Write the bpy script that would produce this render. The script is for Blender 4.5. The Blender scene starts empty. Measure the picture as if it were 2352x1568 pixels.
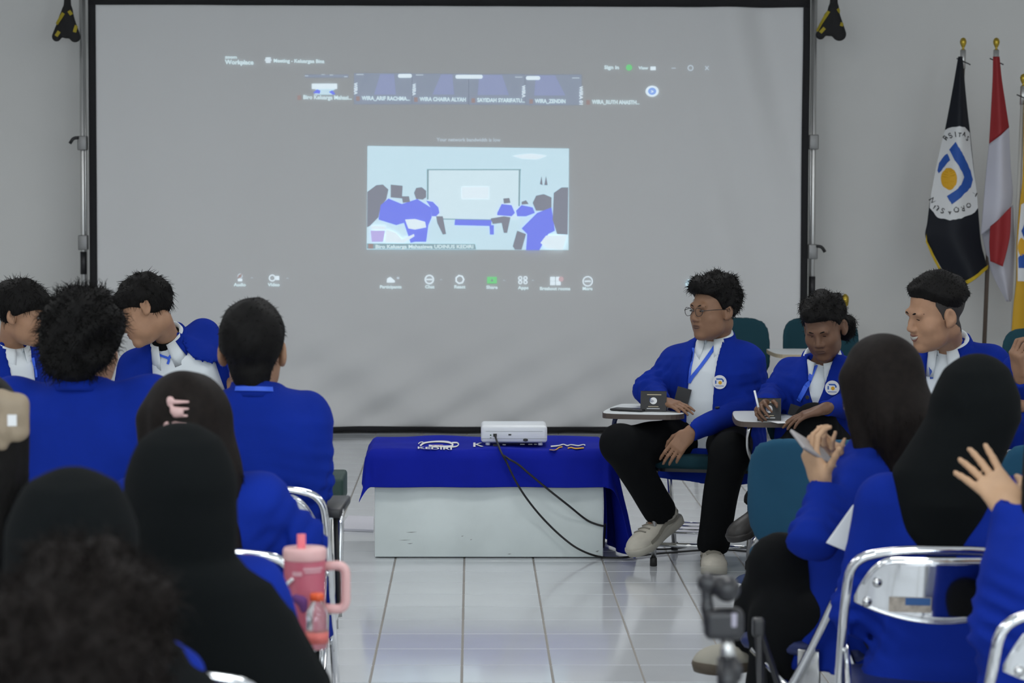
import bpy, bmesh, math, random
import numpy as np
from mathutils import Matrix, Vector

SC = bpy.context.scene
COL = SC.collection
# ------------------------------------------------------------------ camera
W, H, FPX, CAMZ = 2352, 1568, 5800.0, 1.60
YAW, PITCH, ROLL = math.atan(92 / FPX), math.atan(346 / FPX), 0.003
_f = np.array([math.sin(YAW) * math.cos(PITCH), math.cos(YAW) * math.cos(PITCH), -math.sin(PITCH)])
_r = np.array([math.cos(YAW), -math.sin(YAW), 0.0])
_u = np.cross(_r, _f)
CR = _r * math.cos(ROLL) + _u * math.sin(ROLL)
CU = _u * math.cos(ROLL) - _r * math.sin(ROLL)
CF = _f
CAM = np.array([0, 0, CAMZ])
cam = bpy.data.cameras.new('camera')
cam.sensor_width = 36.0
cam.lens = FPX / W * 36.0
cam.clip_end = 100
cam.dof.use_dof = True
cam.dof.focus_distance = 10.2
cam.dof.aperture_fstop = 6.3
co = bpy.data.objects.new('camera', cam)
m = Matrix.Identity(4)
for i in range(3):
    m[i][0], m[i][1], m[i][2], m[i][3] = CR[i], CU[i], -CF[i], CAM[i]
co.matrix_world = m
COL.objects.link(co)
SC.camera = co
# ------------------------------------------------------------------ world, lights, exposure
wd = bpy.data.worlds.new('daylight')
wd.use_nodes = True
wd.node_tree.nodes['Background'].inputs[0].default_value = (0.80, 0.90, 1.0, 1)
wd.node_tree.nodes['Background'].inputs[1].default_value = 1.6
SC.world = wd
SC.view_settings.view_transform = 'Standard'
SC.view_settings.look = 'None'
SC.view_settings.gamma = 1.0
SC.view_settings.use_curve_mapping = False
SC.view_settings.exposure = 0.0
ROOM = dict(x0=-5.2, x1=6.2, y0=-3.2, y1=17.1, z1=3.55)
CEIL_PTS = [(x, y) for y in (0.6, 4.4, 8.2, 12.0, 15.3) for x in (-3.2, 0.5, 4.2)]
for (x, y) in CEIL_PTS:
    if y > 13: continue                   # the lamps nearest the screen are switched off
    l = bpy.data.lights.new('ceiling_panel_light', 'AREA')
    l.shape = 'RECTANGLE'; l.size = 1.16; l.size_y = 0.56
    l.energy = 20.0 if y < 9 else 21.0; l.color = (1.0, 1.0, 0.985)
    o = bpy.data.objects.new('ceiling_panel_light', l)
    o.location = (x, y, ROOM['z1'] - 0.06)
    COL.objects.link(o)
# daylight through the rear windows
for x in (-3.3, 0.5, 4.3):
    l = bpy.data.lights.new('window_daylight', 'AREA')
    l.shape = 'RECTANGLE'; l.size = 2.4; l.size_y = 1.5
    l.energy = 78.0; l.color = (0.86, 0.95, 1.0)
    o = bpy.data.objects.new('window_daylight', l)
    o.location = (x, ROOM['y0'] - 0.02, 2.0)
    o.rotation_euler = (math.radians(90), 0, 0)
    COL.objects.link(o)

# ------------------------------------------------------------------ pixel -> place
def ray(px, py):
    return CF + CR * ((px - W / 2) / FPX) + CU * ((H / 2 - py) / FPX)
def P(px, py, Y):
    d = ray(px, py); return CAM + d * (Y / d[1])
def PF(px, py, z=0.0):
    d = ray(px, py); return CAM + d * ((z - CAMZ) / d[2])
def PZ(px, z, Y):                       # column of a pixel at a given height and depth
    p = P(px, 800, Y); return np.array([p[0], Y, z])
def nrm(v):
    v = np.asarray(v, float); return v / (np.linalg.norm(v) + 1e-12)

# ------------------------------------------------------------------ objects
def tag(o, label=None, cat=None, group=None, kind=None):
    if label: o['label'] = label
    if cat: o['category'] = cat
    if group: o['group'] = group
    if kind: o['kind'] = kind
    return o
def mesh(name, v, f, smooth=False):
    me = bpy.data.meshes.new(name)
    v = np.asarray(v, np.float32).reshape(-1, 3)
    if isinstance(f, np.ndarray) and f.ndim == 2:
        n, k = f.shape
        me.vertices.add(len(v)); me.vertices.foreach_set('co', v.ravel())
        me.loops.add(n * k); me.loops.foreach_set('vertex_index', f.astype(np.int32).ravel())
        me.polygons.add(n)
        me.polygons.foreach_set('loop_start', np.arange(0, n * k, k, dtype=np.int32))
        me.update(calc_edges=True)
        me.validate()
    else:
        me.from_pydata([tuple(map(float, q)) for q in v], [], [tuple(map(int, q)) for q in f]); me.update()
    me.polygons.foreach_set('use_smooth', np.full(len(me.polygons), bool(smooth)))
    return me
def obj(name, me, mat=None, parent=None, loc=None, rotz=None):
    o = bpy.data.objects.new(name, me)
    COL.objects.link(o)
    if mat is not None and me is not None and len(me.materials) == 0: me.materials.append(mat)
    if loc is not None: o.location = tuple(float(q) for q in loc)
    if rotz is not None: o.rotation_euler = (0, 0, rotz)
    if parent is not None: o.parent = parent
    return o
def wobj(name, v, f, mat, parent=None, smooth=False):
    """mesh given in world coordinates, put under an unrotated parent"""
    v = np.asarray(v, float).reshape(-1, 3)
    base = np.array(parent.location) if parent is not None else np.zeros(3)
    if parent is not None and parent.parent is not None:
        base = base + np.array(parent.parent.location)
    return obj(name, mesh(name, v - base, f, smooth), mat, parent)
def empty(name, loc=(0, 0, 0), rotz=0):
    o = obj(name, None, loc=loc, rotz=rotz); o.empty_display_size = 0.1; return o
def copy_tree(o, parent=None):
    c = o.copy(); COL.objects.link(c); c.parent = parent
    for ch in o.children: copy_tree(ch, c)
    return c

# ------------------------------------------------------------------ materials
MATS = {}
def mat(name, col, rough=0.6, metal=0.0, spec=0.5, bump=0.0, bscale=200.0, var=0.0, vscale=8.0, sheen=0.0,
        emis=0.0, ecol=None, trans=0.0, coat=0.0, bdist=0.002, vstretch=None):
    if name in MATS: return MATS[name]
    M = bpy.data.materials.new(name); M.use_nodes = True
    nt = M.node_tree; b = nt.nodes['Principled BSDF']
    b.inputs['Base Color'].default_value = (*col, 1)
    b.inputs['Roughness'].default_value = rough
    b.inputs['Metallic'].default_value = metal
    b.inputs['Specular IOR Level'].default_value = spec
    if sheen:
        b.inputs['Sheen Weight'].default_value = sheen
        b.inputs['Sheen Roughness'].default_value = 0.5
    if trans: b.inputs['Transmission Weight'].default_value = trans
    if coat: b.inputs['Coat Weight'].default_value = coat
    if emis:
        b.inputs['Emission Color'].default_value = (*(ecol or col), 1)
        b.inputs['Emission Strength'].default_value = emis
    tc = None
    if bump or var:
        tc = nt.nodes.new('ShaderNodeTexCoord')
    if bump:
        n = nt.nodes.new('ShaderNodeTexNoise'); n.inputs['Scale'].default_value = bscale; n.inputs['Detail'].default_value = 3
        bp = nt.nodes.new('ShaderNodeBump'); bp.inputs['Strength'].default_value = bump; bp.inputs['Distance'].default_value = bdist
        nt.links.new(tc.outputs['Object'], n.inputs['Vector']); nt.links.new(n.outputs['Fac'], bp.inputs['Height'])
        nt.links.new(bp.outputs['Normal'], b.inputs['Normal'])
    if var:
        n = nt.nodes.new('ShaderNodeTexNoise'); n.inputs['Scale'].default_value = vscale; n.inputs['Detail'].default_value = 4
        src = tc.outputs['Object']
        if vstretch:
            mp = nt.nodes.new('ShaderNodeMapping'); mp.inputs['Scale'].default_value = vstretch
            nt.links.new(src, mp.inputs['Vector']); src = mp.outputs['Vector']
        nt.links.new(src, n.inputs['Vector'])
        r = nt.nodes.new('ShaderNodeValToRGB')
        r.color_ramp.elements[0].position = 0.3; r.color_ramp.elements[1].position = 0.7
        r.color_ramp.elements[0].color = (*[max(0, c * (1 - var)) for c in col], 1)
        r.color_ramp.elements[1].color = (*[min(1, c * (1 + var)) for c in col], 1)
        nt.links.new(n.outputs['Fac'], r.inputs['Fac']); nt.links.new(r.outputs['Color'], b.inputs['Base Color'])
    MATS[name] = M
    return M
def S(r, g, b):                          # sRGB 0-255 -> linear
    return tuple(((c / 255) / 12.92 if c / 255 <= 0.04045 else ((c / 255 + 0.055) / 1.055) ** 2.4) for c in (r, g, b))
M_WALL = mat('wall_paint', (0.78, 0.78, 0.765), 0.75, bump=0.06, bscale=60, var=0.02, vscale=1.2)
M_CEIL = mat('ceiling_paint', (0.82, 0.82, 0.82), 0.8)
M_TILE = mat('floor_tile_glaze', (0.62, 0.645, 0.67), 0.10, spec=0.62, var=0.03, vscale=3, bump=0.05, bscale=5, bdist=0.0015)
M_GROUT = mat('grout', (0.30, 0.285, 0.26), 0.9)
M_SCREEN = mat('screen_fabric', (0.74, 0.745, 0.75), 0.8, bump=0.05, bscale=400)
M_BLACKCLOTH = mat('black_border_cloth', (0.010, 0.010, 0.012), 0.85)
M_ALU = mat('aluminium_tube', (0.62, 0.62, 0.61), 0.38, metal=1.0)
M_GREYPL = mat('grey_clamp_metal', (0.26, 0.26, 0.26), 0.45, metal=0.6)
M_CHROME = mat('chrome', (0.80, 0.81, 0.82), 0.07, metal=1.0)
M_CHROMED = mat('worn_chrome', (0.55, 0.55, 0.55), 0.22, metal=1.0)
M_RUBBER = mat('black_rubber', (0.012, 0.012, 0.012), 0.6)
M_BLACKPL = mat('black_plastic', (0.014, 0.014, 0.016), 0.4)
M_JACKET = mat('royal_blue_twill', (0.0058, 0.0245, 0.27), 0.9, spec=0.10, bump=0.3, bscale=500, var=0.12, vscale=6)
M_CLOTH = mat('blue_banner_cloth', (0.0055, 0.0145, 0.33), 0.8, spec=0.12, bump=0.15, bscale=500, var=0.06)
M_SHIRT = mat('white_shirt_cotton', (0.74, 0.79, 0.82), 0.8, spec=0.2, bump=0.15, bscale=500)
M_TROUSER = mat('black_trouser_cloth', (0.0052, 0.0058, 0.0065), 0.9, spec=0.10, bump=0.2, bscale=500)
M_HIJAB = mat('black_hijab_crepe', (0.0062, 0.0075, 0.0080), 0.95, spec=0.08, bump=0.3, bscale=600)
M_HAIR = mat('black_hair', (0.0060, 0.0055, 0.0053), 0.65, spec=0.14, bump=0.4, bscale=260, var=0.3, vscale=60)
M_HAIRB = mat('dark_brown_hair', (0.0100, 0.0075, 0.0065), 0.68, spec=0.12, bump=0.4, bscale=260, var=0.3, vscale=60)
M_SKIN = mat('warm_skin', (0.36, 0.20, 0.12), 0.55, spec=0.35, var=0.06, vscale=30)
M_SKIN2 = mat('tan_skin', (0.25, 0.135, 0.08), 0.55, spec=0.35, var=0.06, vscale=30)
M_SKIN3 = mat('deep_brown_skin', (0.155, 0.08, 0.048), 0.5, spec=0.35, var=0.06, vscale=30)
M_SKIN4 = mat('light_skin', (0.50, 0.31, 0.185), 0.55, spec=0.35, var=0.05, vscale=30)
M_LIP = mat('lip_tint', (0.20, 0.075, 0.055), 0.5)
M_LIP2 = mat('dark_lip_tint', (0.085, 0.04, 0.03), 0.5)
M_EYEW = mat('eye_white', (0.22, 0.20, 0.19), 0.35)
M_EYEB = mat('eye_dark', (0.012, 0.008, 0.006), 0.2)
M_TEAL = mat('teal_upholstery', (0.016, 0.075, 0.135), 0.9, spec=0.2, bump=0.35, bscale=900, var=0.06)
M_TEALD = mat('dark_teal_upholstery', (0.012, 0.048, 0.065), 0.9, spec=0.2, bump=0.3, bscale=900)
M_LAM = mat('white_laminate', (0.66, 0.69, 0.70), 0.55, spec=0.08)
M_BROWN = mat('brown_edge_band', (0.075, 0.055, 0.045), 0.5)
M_CREAMB = mat('cream_edge_band', (0.40, 0.34, 0.24), 0.5)
M_WHITEP = mat('white_painted_board', (0.72, 0.79, 0.78), 0.55, var=0.05, vscale=6)
M_SCUFF = mat('grey_scuff', (0.30, 0.32, 0.31), 0.7)
M_PROJ = mat('white_projector_plastic', (0.78, 0.81, 0.84), 0.35)
M_SHOE = mat('cream_sneaker_leather', (0.50, 0.47, 0.40), 0.6, var=0.08, vscale=25)
M_SHOEG = mat('grey_sneaker_suede', (0.22, 0.205, 0.17), 0.8)
M_SHOED = mat('black_shoe_leather', (0.014, 0.012, 0.011), 0.5)
M_SOLEB = mat('brown_gum_sole', (0.085, 0.066, 0.046), 0.7)
M_LANY = mat('bright_blue_ribbon', (0.03, 0.115, 0.72), 0.5)
M_CARD = mat('black_card', (0.016, 0.016, 0.017), 0.55)
M_WHITE = mat('white_print', (0.75, 0.76, 0.77), 0.6)
M_BLUEP = mat('blue_print', (0.012, 0.085, 0.40), 0.6)
M_GOLDP = mat('gold_print', (0.72, 0.38, 0.012), 0.6)
M_BLACKP = mat('black_print', (0.02, 0.02, 0.022), 0.6)
M_CREAMP = mat('cream_print', (0.55, 0.47, 0.32), 0.6)

# ------------------------------------------------------------------ simple shapes
def box_vf(lo, hi):
    x0, y0, z0 = lo; x1, y1, z1 = hi
    v = [(x0, y0, z0), (x1, y0, z0), (x1, y1, z0), (x0, y1, z0), (x0, y0, z1), (x1, y0, z1), (x1, y1, z1), (x0, y1, z1)]
    f = [(0, 3, 2, 1), (4, 5, 6, 7), (0, 1, 5, 4), (1, 2, 6, 5), (2, 3, 7, 6), (3, 0, 4, 7)]
    return v, f
def bev_box(name, lo, hi, r=0.004, seg=2):
    bm = bmesh.new(); v, f = box_vf(lo, hi)
    vs = [bm.verts.new(q) for q in v]
    for q in f: bm.faces.new([vs[i] for i in q])
    bmesh.ops.bevel(bm, geom=list(bm.edges), offset=r, segments=seg, profile=0.5, affect='EDGES')
    me = bpy.data.meshes.new(name); bm.to_mesh(me); bm.free()
    me.polygons.foreach_set('use_smooth', np.ones(len(me.polygons), bool))
    return me
def prism(poly, y0, y1):
    """polygon in (x,z), extruded along y"""
    n = len(poly)
    v = [(x, y0, z) for x, z in poly] + [(x, y1, z) for x, z in poly]
    f = [tuple(range(n)), tuple(range(2 * n - 1, n - 1, -1))]
    f += [(i, i + n, (i + 1) % n + n, (i + 1) % n) for i in range(n)]
    return v, f
def prismz(poly, z0, z1):
    n = len(poly)
    v = [(x, y, z0) for x, y in poly] + [(x, y, z1) for x, y in poly]
    f = [tuple(range(n - 1, -1, -1)), tuple(range(n, 2 * n))]
    f += [(i, (i + 1) % n, (i + 1) % n + n, i + n) for i in range(n)]
    return v, f
def catmull(pts, n=8, closed=False):
    pts = np.asarray(pts, float); out = []
    m_ = len(pts)
    for i in range(m_ if closed else m_ - 1):
        if closed:
            a, b, c, d = pts[(i - 1) % m_], pts[i], pts[(i + 1) % m_], pts[(i + 2) % m_]
        else:
            a, b, c, d = pts[max(i - 1, 0)], pts[i], pts[i + 1], pts[min(i + 2, m_ - 1)]
        for k in range(n):
            t = k / n
            out.append(0.5 * ((2 * b) + (-a + c) * t + (2 * a - 5 * b + 4 * c - d) * t * t + (-a + 3 * b - 3 * c + d) * t ** 3))
    if not closed: out.append(pts[-1])
    return np.array(out)
def fillet(pts, r, n=6):
    """polyline with rounded corners"""
    pts = [np.asarray(p, float) for p in pts]; out = [pts[0]]
    for i in range(1, len(pts) - 1):
        a, b, c = pts[i - 1], pts[i], pts[i + 1]
        rr = min(r, np.linalg.norm(a - b) * 0.49, np.linalg.norm(c - b) * 0.49)
        p0, p1 = b + nrm(a - b) * rr, b + nrm(c - b) * rr
        for k in range(n + 1):
            t = k / n; out.append((1 - t) ** 2 * p0 + 2 * t * (1 - t) * b + t * t * p1)
    out.append(pts[-1]); return np.array(out)
def tube_vf(pts, r, k=10, closed=False, caps=True):
    pts = np.asarray(pts, float); n = len(pts)
    r = np.broadcast_to(np.asarray(r, float), (n,))
    tan = np.gradient(pts, axis=0) if not closed else np.roll(pts, -1, 0) - np.roll(pts, 1, 0)
    v = []; up = np.array([0.31, 0.2, 0.93]); t0 = nrm(tan[0]); s = nrm(np.cross(t0, up))
    for i in range(n):
        t = nrm(tan[i]); s = nrm(s - t * np.dot(s, t)); b = np.cross(t, s)
        a = np.arange(k) * 2 * math.pi / k
        v.append(pts[i] + r[i] * (np.cos(a)[:, None] * s + np.sin(a)[:, None] * b))
    v = np.concatenate(v); f = []
    for i in range(n if closed else n - 1):
        j = (i + 1) % n
        for q in range(k):
            f.append((i * k + q, i * k + (q + 1) % k, j * k + (q + 1) % k, j * k + q))
    if caps and not closed:
        f.append(tuple(range(k - 1, -1, -1))); f.append(tuple((n - 1) * k + q for q in range(k)))
    return v, f
def join_vf(parts):
    V, F, o = [], [], 0
    for v, f in parts:
        V += [tuple(q) for q in v]; F += [tuple(i + o for i in q) for q in f]; o += len(v)
    return V, F
def lathe_vf(prof, k=24, c=(0, 0, 0)):
    v, f = [], []; n = len(prof)
    for r, z in prof:
        for q in range(k):
            a = 2 * math.pi * q / k; v.append((c[0] + r * math.cos(a), c[1] + r * math.sin(a), c[2] + z))
    for i in range(n - 1):
        for q in range(k):
            f.append((i * k + q, i * k + (q + 1) % k, (i + 1) * k + (q + 1) % k, (i + 1) * k + q))
    f.append(tuple(range(k - 1, -1, -1))); f.append(tuple((n - 1) * k + q for q in range(k)))
    return v, f
def grid_f(nu, nv):
    i = np.arange(nu - 1)[:, None] * nv + np.arange(nv - 1)[None]
    return np.stack([i, i + nv, i + nv + 1, i + 1], -1).reshape(-1, 4)
def slab_vf(Pg, off):
    """closed thin sheet from a grid of points (nu,nv,3) and an offset vector / grid"""
    nu, nv = Pg.shape[:2]
    A = Pg.reshape(-1, 3); B = (Pg + off).reshape(-1, 3)
    f = grid_f(nu, nv); n = nu * nv
    rim = [i * nv for i in range(nu)] + [(nu - 1) * nv + j for j in range(1, nv)] + [i * nv + nv - 1 for i in range(nu - 2, -1, -1)] + [j for j in range(nv - 2, 0, -1)]
    side = np.array([(rim[i], rim[(i + 1) % len(rim)], rim[(i + 1) % len(rim)] + n, rim[i] + n) for i in range(len(rim))])
    return np.concatenate([A, B]), np.concatenate([f, f[:, ::-1] + n, side[:, ::-1]])
def text_mesh(s, size, bold=0.0):
    cu = bpy.data.curves.new('text', 'FONT'); cu.body = s; cu.size = size; cu.align_x = 'LEFT'; cu.offset = bold
    cu.resolution_u = 3
    to = bpy.data.objects.new('text_tmp', cu); COL.objects.link(to)
    dg = bpy.context.evaluated_depsgraph_get()
    me = bpy.data.meshes.new_from_object(to.evaluated_get(dg))
    v = np.array([q.co[:] for q in me.vertices]).reshape(-1, 3); f = [tuple(p.vertices) for p in me.polygons]
    bpy.data.objects.remove(to); bpy.data.curves.remove(cu); bpy.data.meshes.remove(me)
    return v, f
# ================================================================== implicit surfaces for bodies and cloth
def smin(a, b, k):
    h = np.maximum(k - np.abs(a - b), 0) / k
    return np.minimum(a, b) - h * h * k * 0.25
class Field:
    def __init__(s): s.pr = []; s.post = []
    def add(s, fn, lo, hi, k=0.02, op='u'):
        s.pr.append((fn, np.asarray(lo, float), np.asarray(hi, float), k, op)); return s
    def cone(s, a, b, ra, rb, k=0.02, op='u', flat=None):
        a = np.asarray(a, float); b = np.asarray(b, float); ab = b - a; L = ab @ ab + 1e-12
        def fn(p):
            q = p - a; t = np.clip((q @ ab) / L, 0, 1)
            q = q - t[:, None] * ab; d2 = (q * q).sum(1)
            if flat is not None:
                w, ratio = flat; qw = q @ w; d2 = d2 + qw * qw * (1 / ratio ** 2 - 1)
            return np.sqrt(d2) - (ra + (rb - ra) * t)
        r = max(ra, rb); return s.add(fn, np.minimum(a, b) - r, np.maximum(a, b) + r, k, op)
    def ell(s, c, rad, R=None, k=0.02, op='u'):
        c = np.asarray(c, float); rad = np.asarray(rad, float); R = np.eye(3) if R is None else R
        def fn(p):
            q = (p - c) @ R; k0 = np.sqrt(((q / rad) ** 2).sum(1)); k1 = np.sqrt(((q / rad ** 2) ** 2).sum(1)) + 1e-9
            return k0 * (k0 - 1) / k1
        e = np.abs(R) @ rad; return s.add(fn, c - e, c + e, k, op)
    def box(s, c, half, R=None, r=0.005, k=0.005, op='u'):
        c = np.asarray(c, float); half = np.asarray(half, float); R = np.eye(3) if R is None else R
        def fn(p):
            q = np.abs((p - c) @ R) - half + r
            return np.sqrt((np.maximum(q, 0) ** 2).sum(1)) + np.minimum(q.max(1), 0) - r
        e = np.abs(R) @ half; return s.add(fn, c - e, c + e, k, op)
    def loft(s, c0, R, secs, k=0.03, op='u', n=2.4):
        """secs: (z, cx, cy, rx, ry_front, ry_back) in the frame R (right, fwd, up) at c0"""
        A = np.asarray(secs, float); z = A[:, 0]; c0 = np.asarray(c0, float)
        def fn(p):
            q = (p - c0) @ R; t = q[:, 2]
            cx, cy, rx, rf, rb = (np.interp(t, z, A[:, i]) for i in range(1, 6))
            x = q[:, 0] - cx; y = q[:, 1] - cy; ry = np.where(y > 0, rf, rb)
            e = (np.abs(x / rx) ** n + np.abs(y / ry) ** n) ** (1 / n)
            d = (e - 1) * np.minimum(rx, ry)
            return np.maximum(d, np.maximum(z[0] - t, t - z[-1]))
        pts = []
        for r in A:
            for sx in (-1, 1):
                for y in (r[2] + r[4], r[2] - r[5]):
                    pts.append(c0 + R @ np.array([r[1] + sx * r[3], y, r[0]]))
        pts = np.array(pts); return s.add(fn, pts.min(0), pts.max(0), k, op)
    def bounds(s):
        u = [q for q in s.pr if q[4] == 'u']
        return np.min([q[1] for q in u], 0), np.max([q[2] for q in u], 0)
    def at(s, p):
        D = np.full(len(p), 0.5)
        for fn, lo, hi, k, op in s.pr:
            if op == 'u': D = smin(D, fn(p), k)
            elif op == 's': D = -smin(-D, fn(p), k)
            else: D = -smin(-D, -fn(p), k)
        for g in s.post: D = g(p, D)
        return D
    def grid(s, ax, pad=0.035):
        D = np.full([len(a) for a in ax], 0.5, np.float32)
        for fn, lo, hi, k, op in s.pr:
            if op == 'i': lo, hi = np.array([-99] * 3), np.array([99] * 3)
            sl = []
            for i in range(3):
                a0 = np.searchsorted(ax[i], lo[i] - pad - k); a1 = np.searchsorted(ax[i], hi[i] + pad + k)
                sl.append(slice(a0, a1))
            sub = [ax[i][sl[i]] for i in range(3)]
            if min(len(q) for q in sub) == 0: continue
            g = np.stack(np.meshgrid(*sub, indexing='ij'), -1).reshape(-1, 3)
            cur = D[tuple(sl)]; d = fn(g).reshape(cur.shape)
            if op == 'u': new = smin(cur, d, k)
            elif op == 's': new = -smin(-cur, d, k)
            else: new = -smin(-cur, -d, k)
            D[tuple(sl)] = new
        if s.post:
            idx = np.nonzero(np.abs(D) < 0.06)
            p = np.stack([ax[0][idx[0]], ax[1][idx[1]], ax[2][idx[2]]], 1); d = D[idx].astype(float)
            for g in s.post: d = g(p, d)
            D[idx] = d
        return D
    def mesh(s, step, fine=None, zones=()):
        lo, hi = s.bounds(); lo = lo - 0.03; hi = hi + 0.03; ax = []
        for i in range(3):
            c = [lo[i]]
            while c[-1] < hi[i]:
                x = c[-1]; st = step
                for (zl, zh) in zones:
                    if zl[i] - step <= x <= zh[i]: st = fine
                c.append(x + st)
            ax.append(np.array(c))
        return surface_nets(s.grid(ax), ax)
    def cast(s, o, d, t0=0.0, n=90):
        o = np.atleast_2d(o); d = np.atleast_2d(d); d = d / np.linalg.norm(d, axis=1, keepdims=True)
        t = np.full(len(o), float(t0))
        for _ in range(n): t = t + np.clip(s.at(o + d * t[:, None]) * 0.7, -0.02, 0.2)
        return o + d * t[:, None]
    def normal(s, p):
        p = np.atleast_2d(p); e = 0.004
        g = np.stack([s.at(p + np.eye(3)[i] * e) - s.at(p - np.eye(3)[i] * e) for i in range(3)], 1)
        return g / (np.linalg.norm(g, axis=1, keepdims=True) + 1e-9)
_CORN = np.array([(i, j, k) for i in (0, 1) for j in (0, 1) for k in (0, 1)])
_EDGE = [(a, b) for a in range(8) for b in range(a + 1, 8) if np.abs(_CORN[a] - _CORN[b]).sum() == 1]
def surface_nets(D, ax):
    Sg = D < 0
    cnt = np.zeros([n - 1 for n in D.shape], np.int8)
    for c in _CORN:
        cnt += Sg[c[0]:D.shape[0] - 1 + c[0], c[1]:D.shape[1] - 1 + c[1], c[2]:D.shape[2] - 1 + c[2]]
    act = np.argwhere((cnt > 0) & (cnt < 8))
    if len(act) == 0: return np.zeros((0, 3)), np.zeros((0, 4), int)
    vals = np.stack([D[act[:, 0] + c[0], act[:, 1] + c[1], act[:, 2] + c[2]] for c in _CORN], 1).astype(float)
    acc = np.zeros((len(act), 3)); num = np.zeros(len(act))
    for a, b in _EDGE:
        da, db = vals[:, a], vals[:, b]; mk = (da < 0) != (db < 0)
        t = np.where(mk, da / np.where(mk, da - db, 1), 0)
        acc += mk[:, None] * (_CORN[a] + t[:, None] * (_CORN[b] - _CORN[a])); num += mk
    loc = act + acc / num[:, None]
    V = np.stack([np.interp(loc[:, i], np.arange(len(ax[i])), ax[i]) for i in range(3)], 1)
    idx = np.full(cnt.shape, -1, np.int32); idx[act[:, 0], act[:, 1], act[:, 2]] = np.arange(len(act))
    F = []
    for a in range(3):
        b, c = (a + 1) % 3, (a + 2) % 3
        s0 = [slice(None)] * 3; s1 = [slice(None)] * 3; s0[a] = slice(0, -1); s1[a] = slice(1, None)
        A, B = Sg[tuple(s0)], Sg[tuple(s1)]
        e = np.argwhere(A != B); ok = (e[:, b] > 0) & (e[:, c] > 0) & (e[:, b] < D.shape[b] - 1) & (e[:, c] < D.shape[c] - 1)
        e = e[ok]
        ins = A[e[:, 0], e[:, 1], e[:, 2]]
        q = []
        for db, dc in ((1, 1), (0, 1), (0, 0), (1, 0)):
            w = e.copy(); w[:, b] -= db; w[:, c] -= dc
            q.append(idx[w[:, 0], w[:, 1], w[:, 2]])
        q = np.stack(q, 1); q[~ins] = q[~ins][:, ::-1]
        F.append(q)
    F = np.concatenate(F); F = F[(F >= 0).all(1)]
    return V, F
def sines(seed, n, fmin, fmax, stretch=(1, 1, 1)):
    r = np.random.RandomState(seed); w = r.normal(size=(n, 3)); w /= np.linalg.norm(w, axis=1, keepdims=True)
    w = w * r.uniform(fmin, fmax, (n, 1)) * np.array(stretch); ph = r.uniform(0, 6.28, n)
    return w, ph
def noise_fn(seed, fmin, fmax, n=6, stretch=(1, 1, 1)):
    w, ph = sines(seed, n, fmin, fmax, stretch); w2, ph2 = sines(seed + 7, 3, fmin * .4, fmax * .4, stretch)
    def f(p):
        q = p + 0.012 * np.sin(p @ w2.T + ph2)
        return np.sin(q @ w.T + ph).sum(1) / math.sqrt(n)
    return f
def folds_post(seed, amp, fmin=18, fmax=45, stretch=(1, 1, 1)):
    f = noise_fn(seed, fmin, fmax, 5, stretch); g = noise_fn(seed + 3, fmin * .5, fmax * .5, 4, stretch)
    def post(p, D):
        a = f(p); r = 1 - np.abs(np.tanh(g(p) * 1.6)) * 1.6       # soft ridges
        return D + amp * (0.6 * a + 0.7 * r * 0.6)
    return post
def crease_post(seed, elb, sh, wri, amp):
    base = folds_post(seed, amp * .75, 12, 34); fine_ = noise_fn(seed + 31, 50, 90, 4)
    def post(p, D):
        D = base(p, D)
        for i in (0, 1):
            for a, b in ((sh[i], elb[i]), (elb[i], wri[i])):
                d = nrm(b - a); q = p - elb[i]; w = np.exp(-(q * q).sum(1) / (.11 ** 2)); t = q @ d
                s_ = np.cross(d, [.3, .5, .8]); D = D + w * amp * .55 * np.sin(t * 150 + 3.2 * np.sin((p @ s_) * 38 + seed))
        return D + fine_(p) * .0007
    return post
def frame(yaw, pitch=0, roll=0):
    y, p, r = (math.radians(q) for q in (yaw, pitch, roll))
    f = np.array([math.sin(y) * math.cos(p), math.cos(y) * math.cos(p), -math.sin(p)])
    rt = np.array([math.cos(y), -math.sin(y), 0.0]); u = np.cross(rt, f)
    return np.stack([rt * math.cos(r) - u * math.sin(r), f, u * math.cos(r) + rt * math.sin(r)], 1)
def strands(V, N, n, length, rad, seed, flow=(0, 0, -1), wn=0.5, wf=0.5, wr=0.5, curl=0.0, k=4, sel=None):
    """tapered hair strands rooted on a surface"""
    r = np.random.RandomState(seed); pool = np.arange(len(V)) if sel is None else np.nonzero(sel)[0]
    if len(pool) == 0: return np.zeros((0, 3)), []
    i = r.choice(pool, n); b = V[i] - N[i] * 0.006; nn = N[i]
    fl = np.asarray(flow, float); fl = fl - nn * (nn @ fl)[:, None]
    d = nn * wn + fl * wf + r.normal(size=(n, 3)) * wr; d /= np.linalg.norm(d, axis=1, keepdims=True)
    L = length * r.uniform(0.6, 1.3, n)
    s = np.cross(d, r.normal(size=(n, 3))); s /= np.linalg.norm(s, axis=1, keepdims=True); t = np.cross(d, s)
    ph = r.uniform(0, 6.28, n); rows = []
    for q in range(k):
        u = q / (k - 1); c = b + d * (L * u)[:, None] + fl * (0.35 * L * u * u)[:, None]
        if curl: c = c + (s * np.cos(ph + u * 7)[:, None] + t * np.sin(ph + u * 7)[:, None]) * (curl * u)
        rr = rad * (1 - 0.85 * u)
        for a in range(3):
            an = a * 2.094; rows.append(c + (s * math.cos(an) + t * math.sin(an)) * rr)
    V2 = np.stack(rows, 1).reshape(-1, 3); m_ = 3 * k; F = []
    base = np.arange(n)[:, None] * m_
    for q in range(k - 1):
        for a in range(3):
            F.append(base + np.array([q * 3 + a, q * 3 + (a + 1) % 3, q * 3 + 3 + (a + 1) % 3, q * 3 + 3 + a]))
    return V2, np.concatenate(F)

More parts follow.
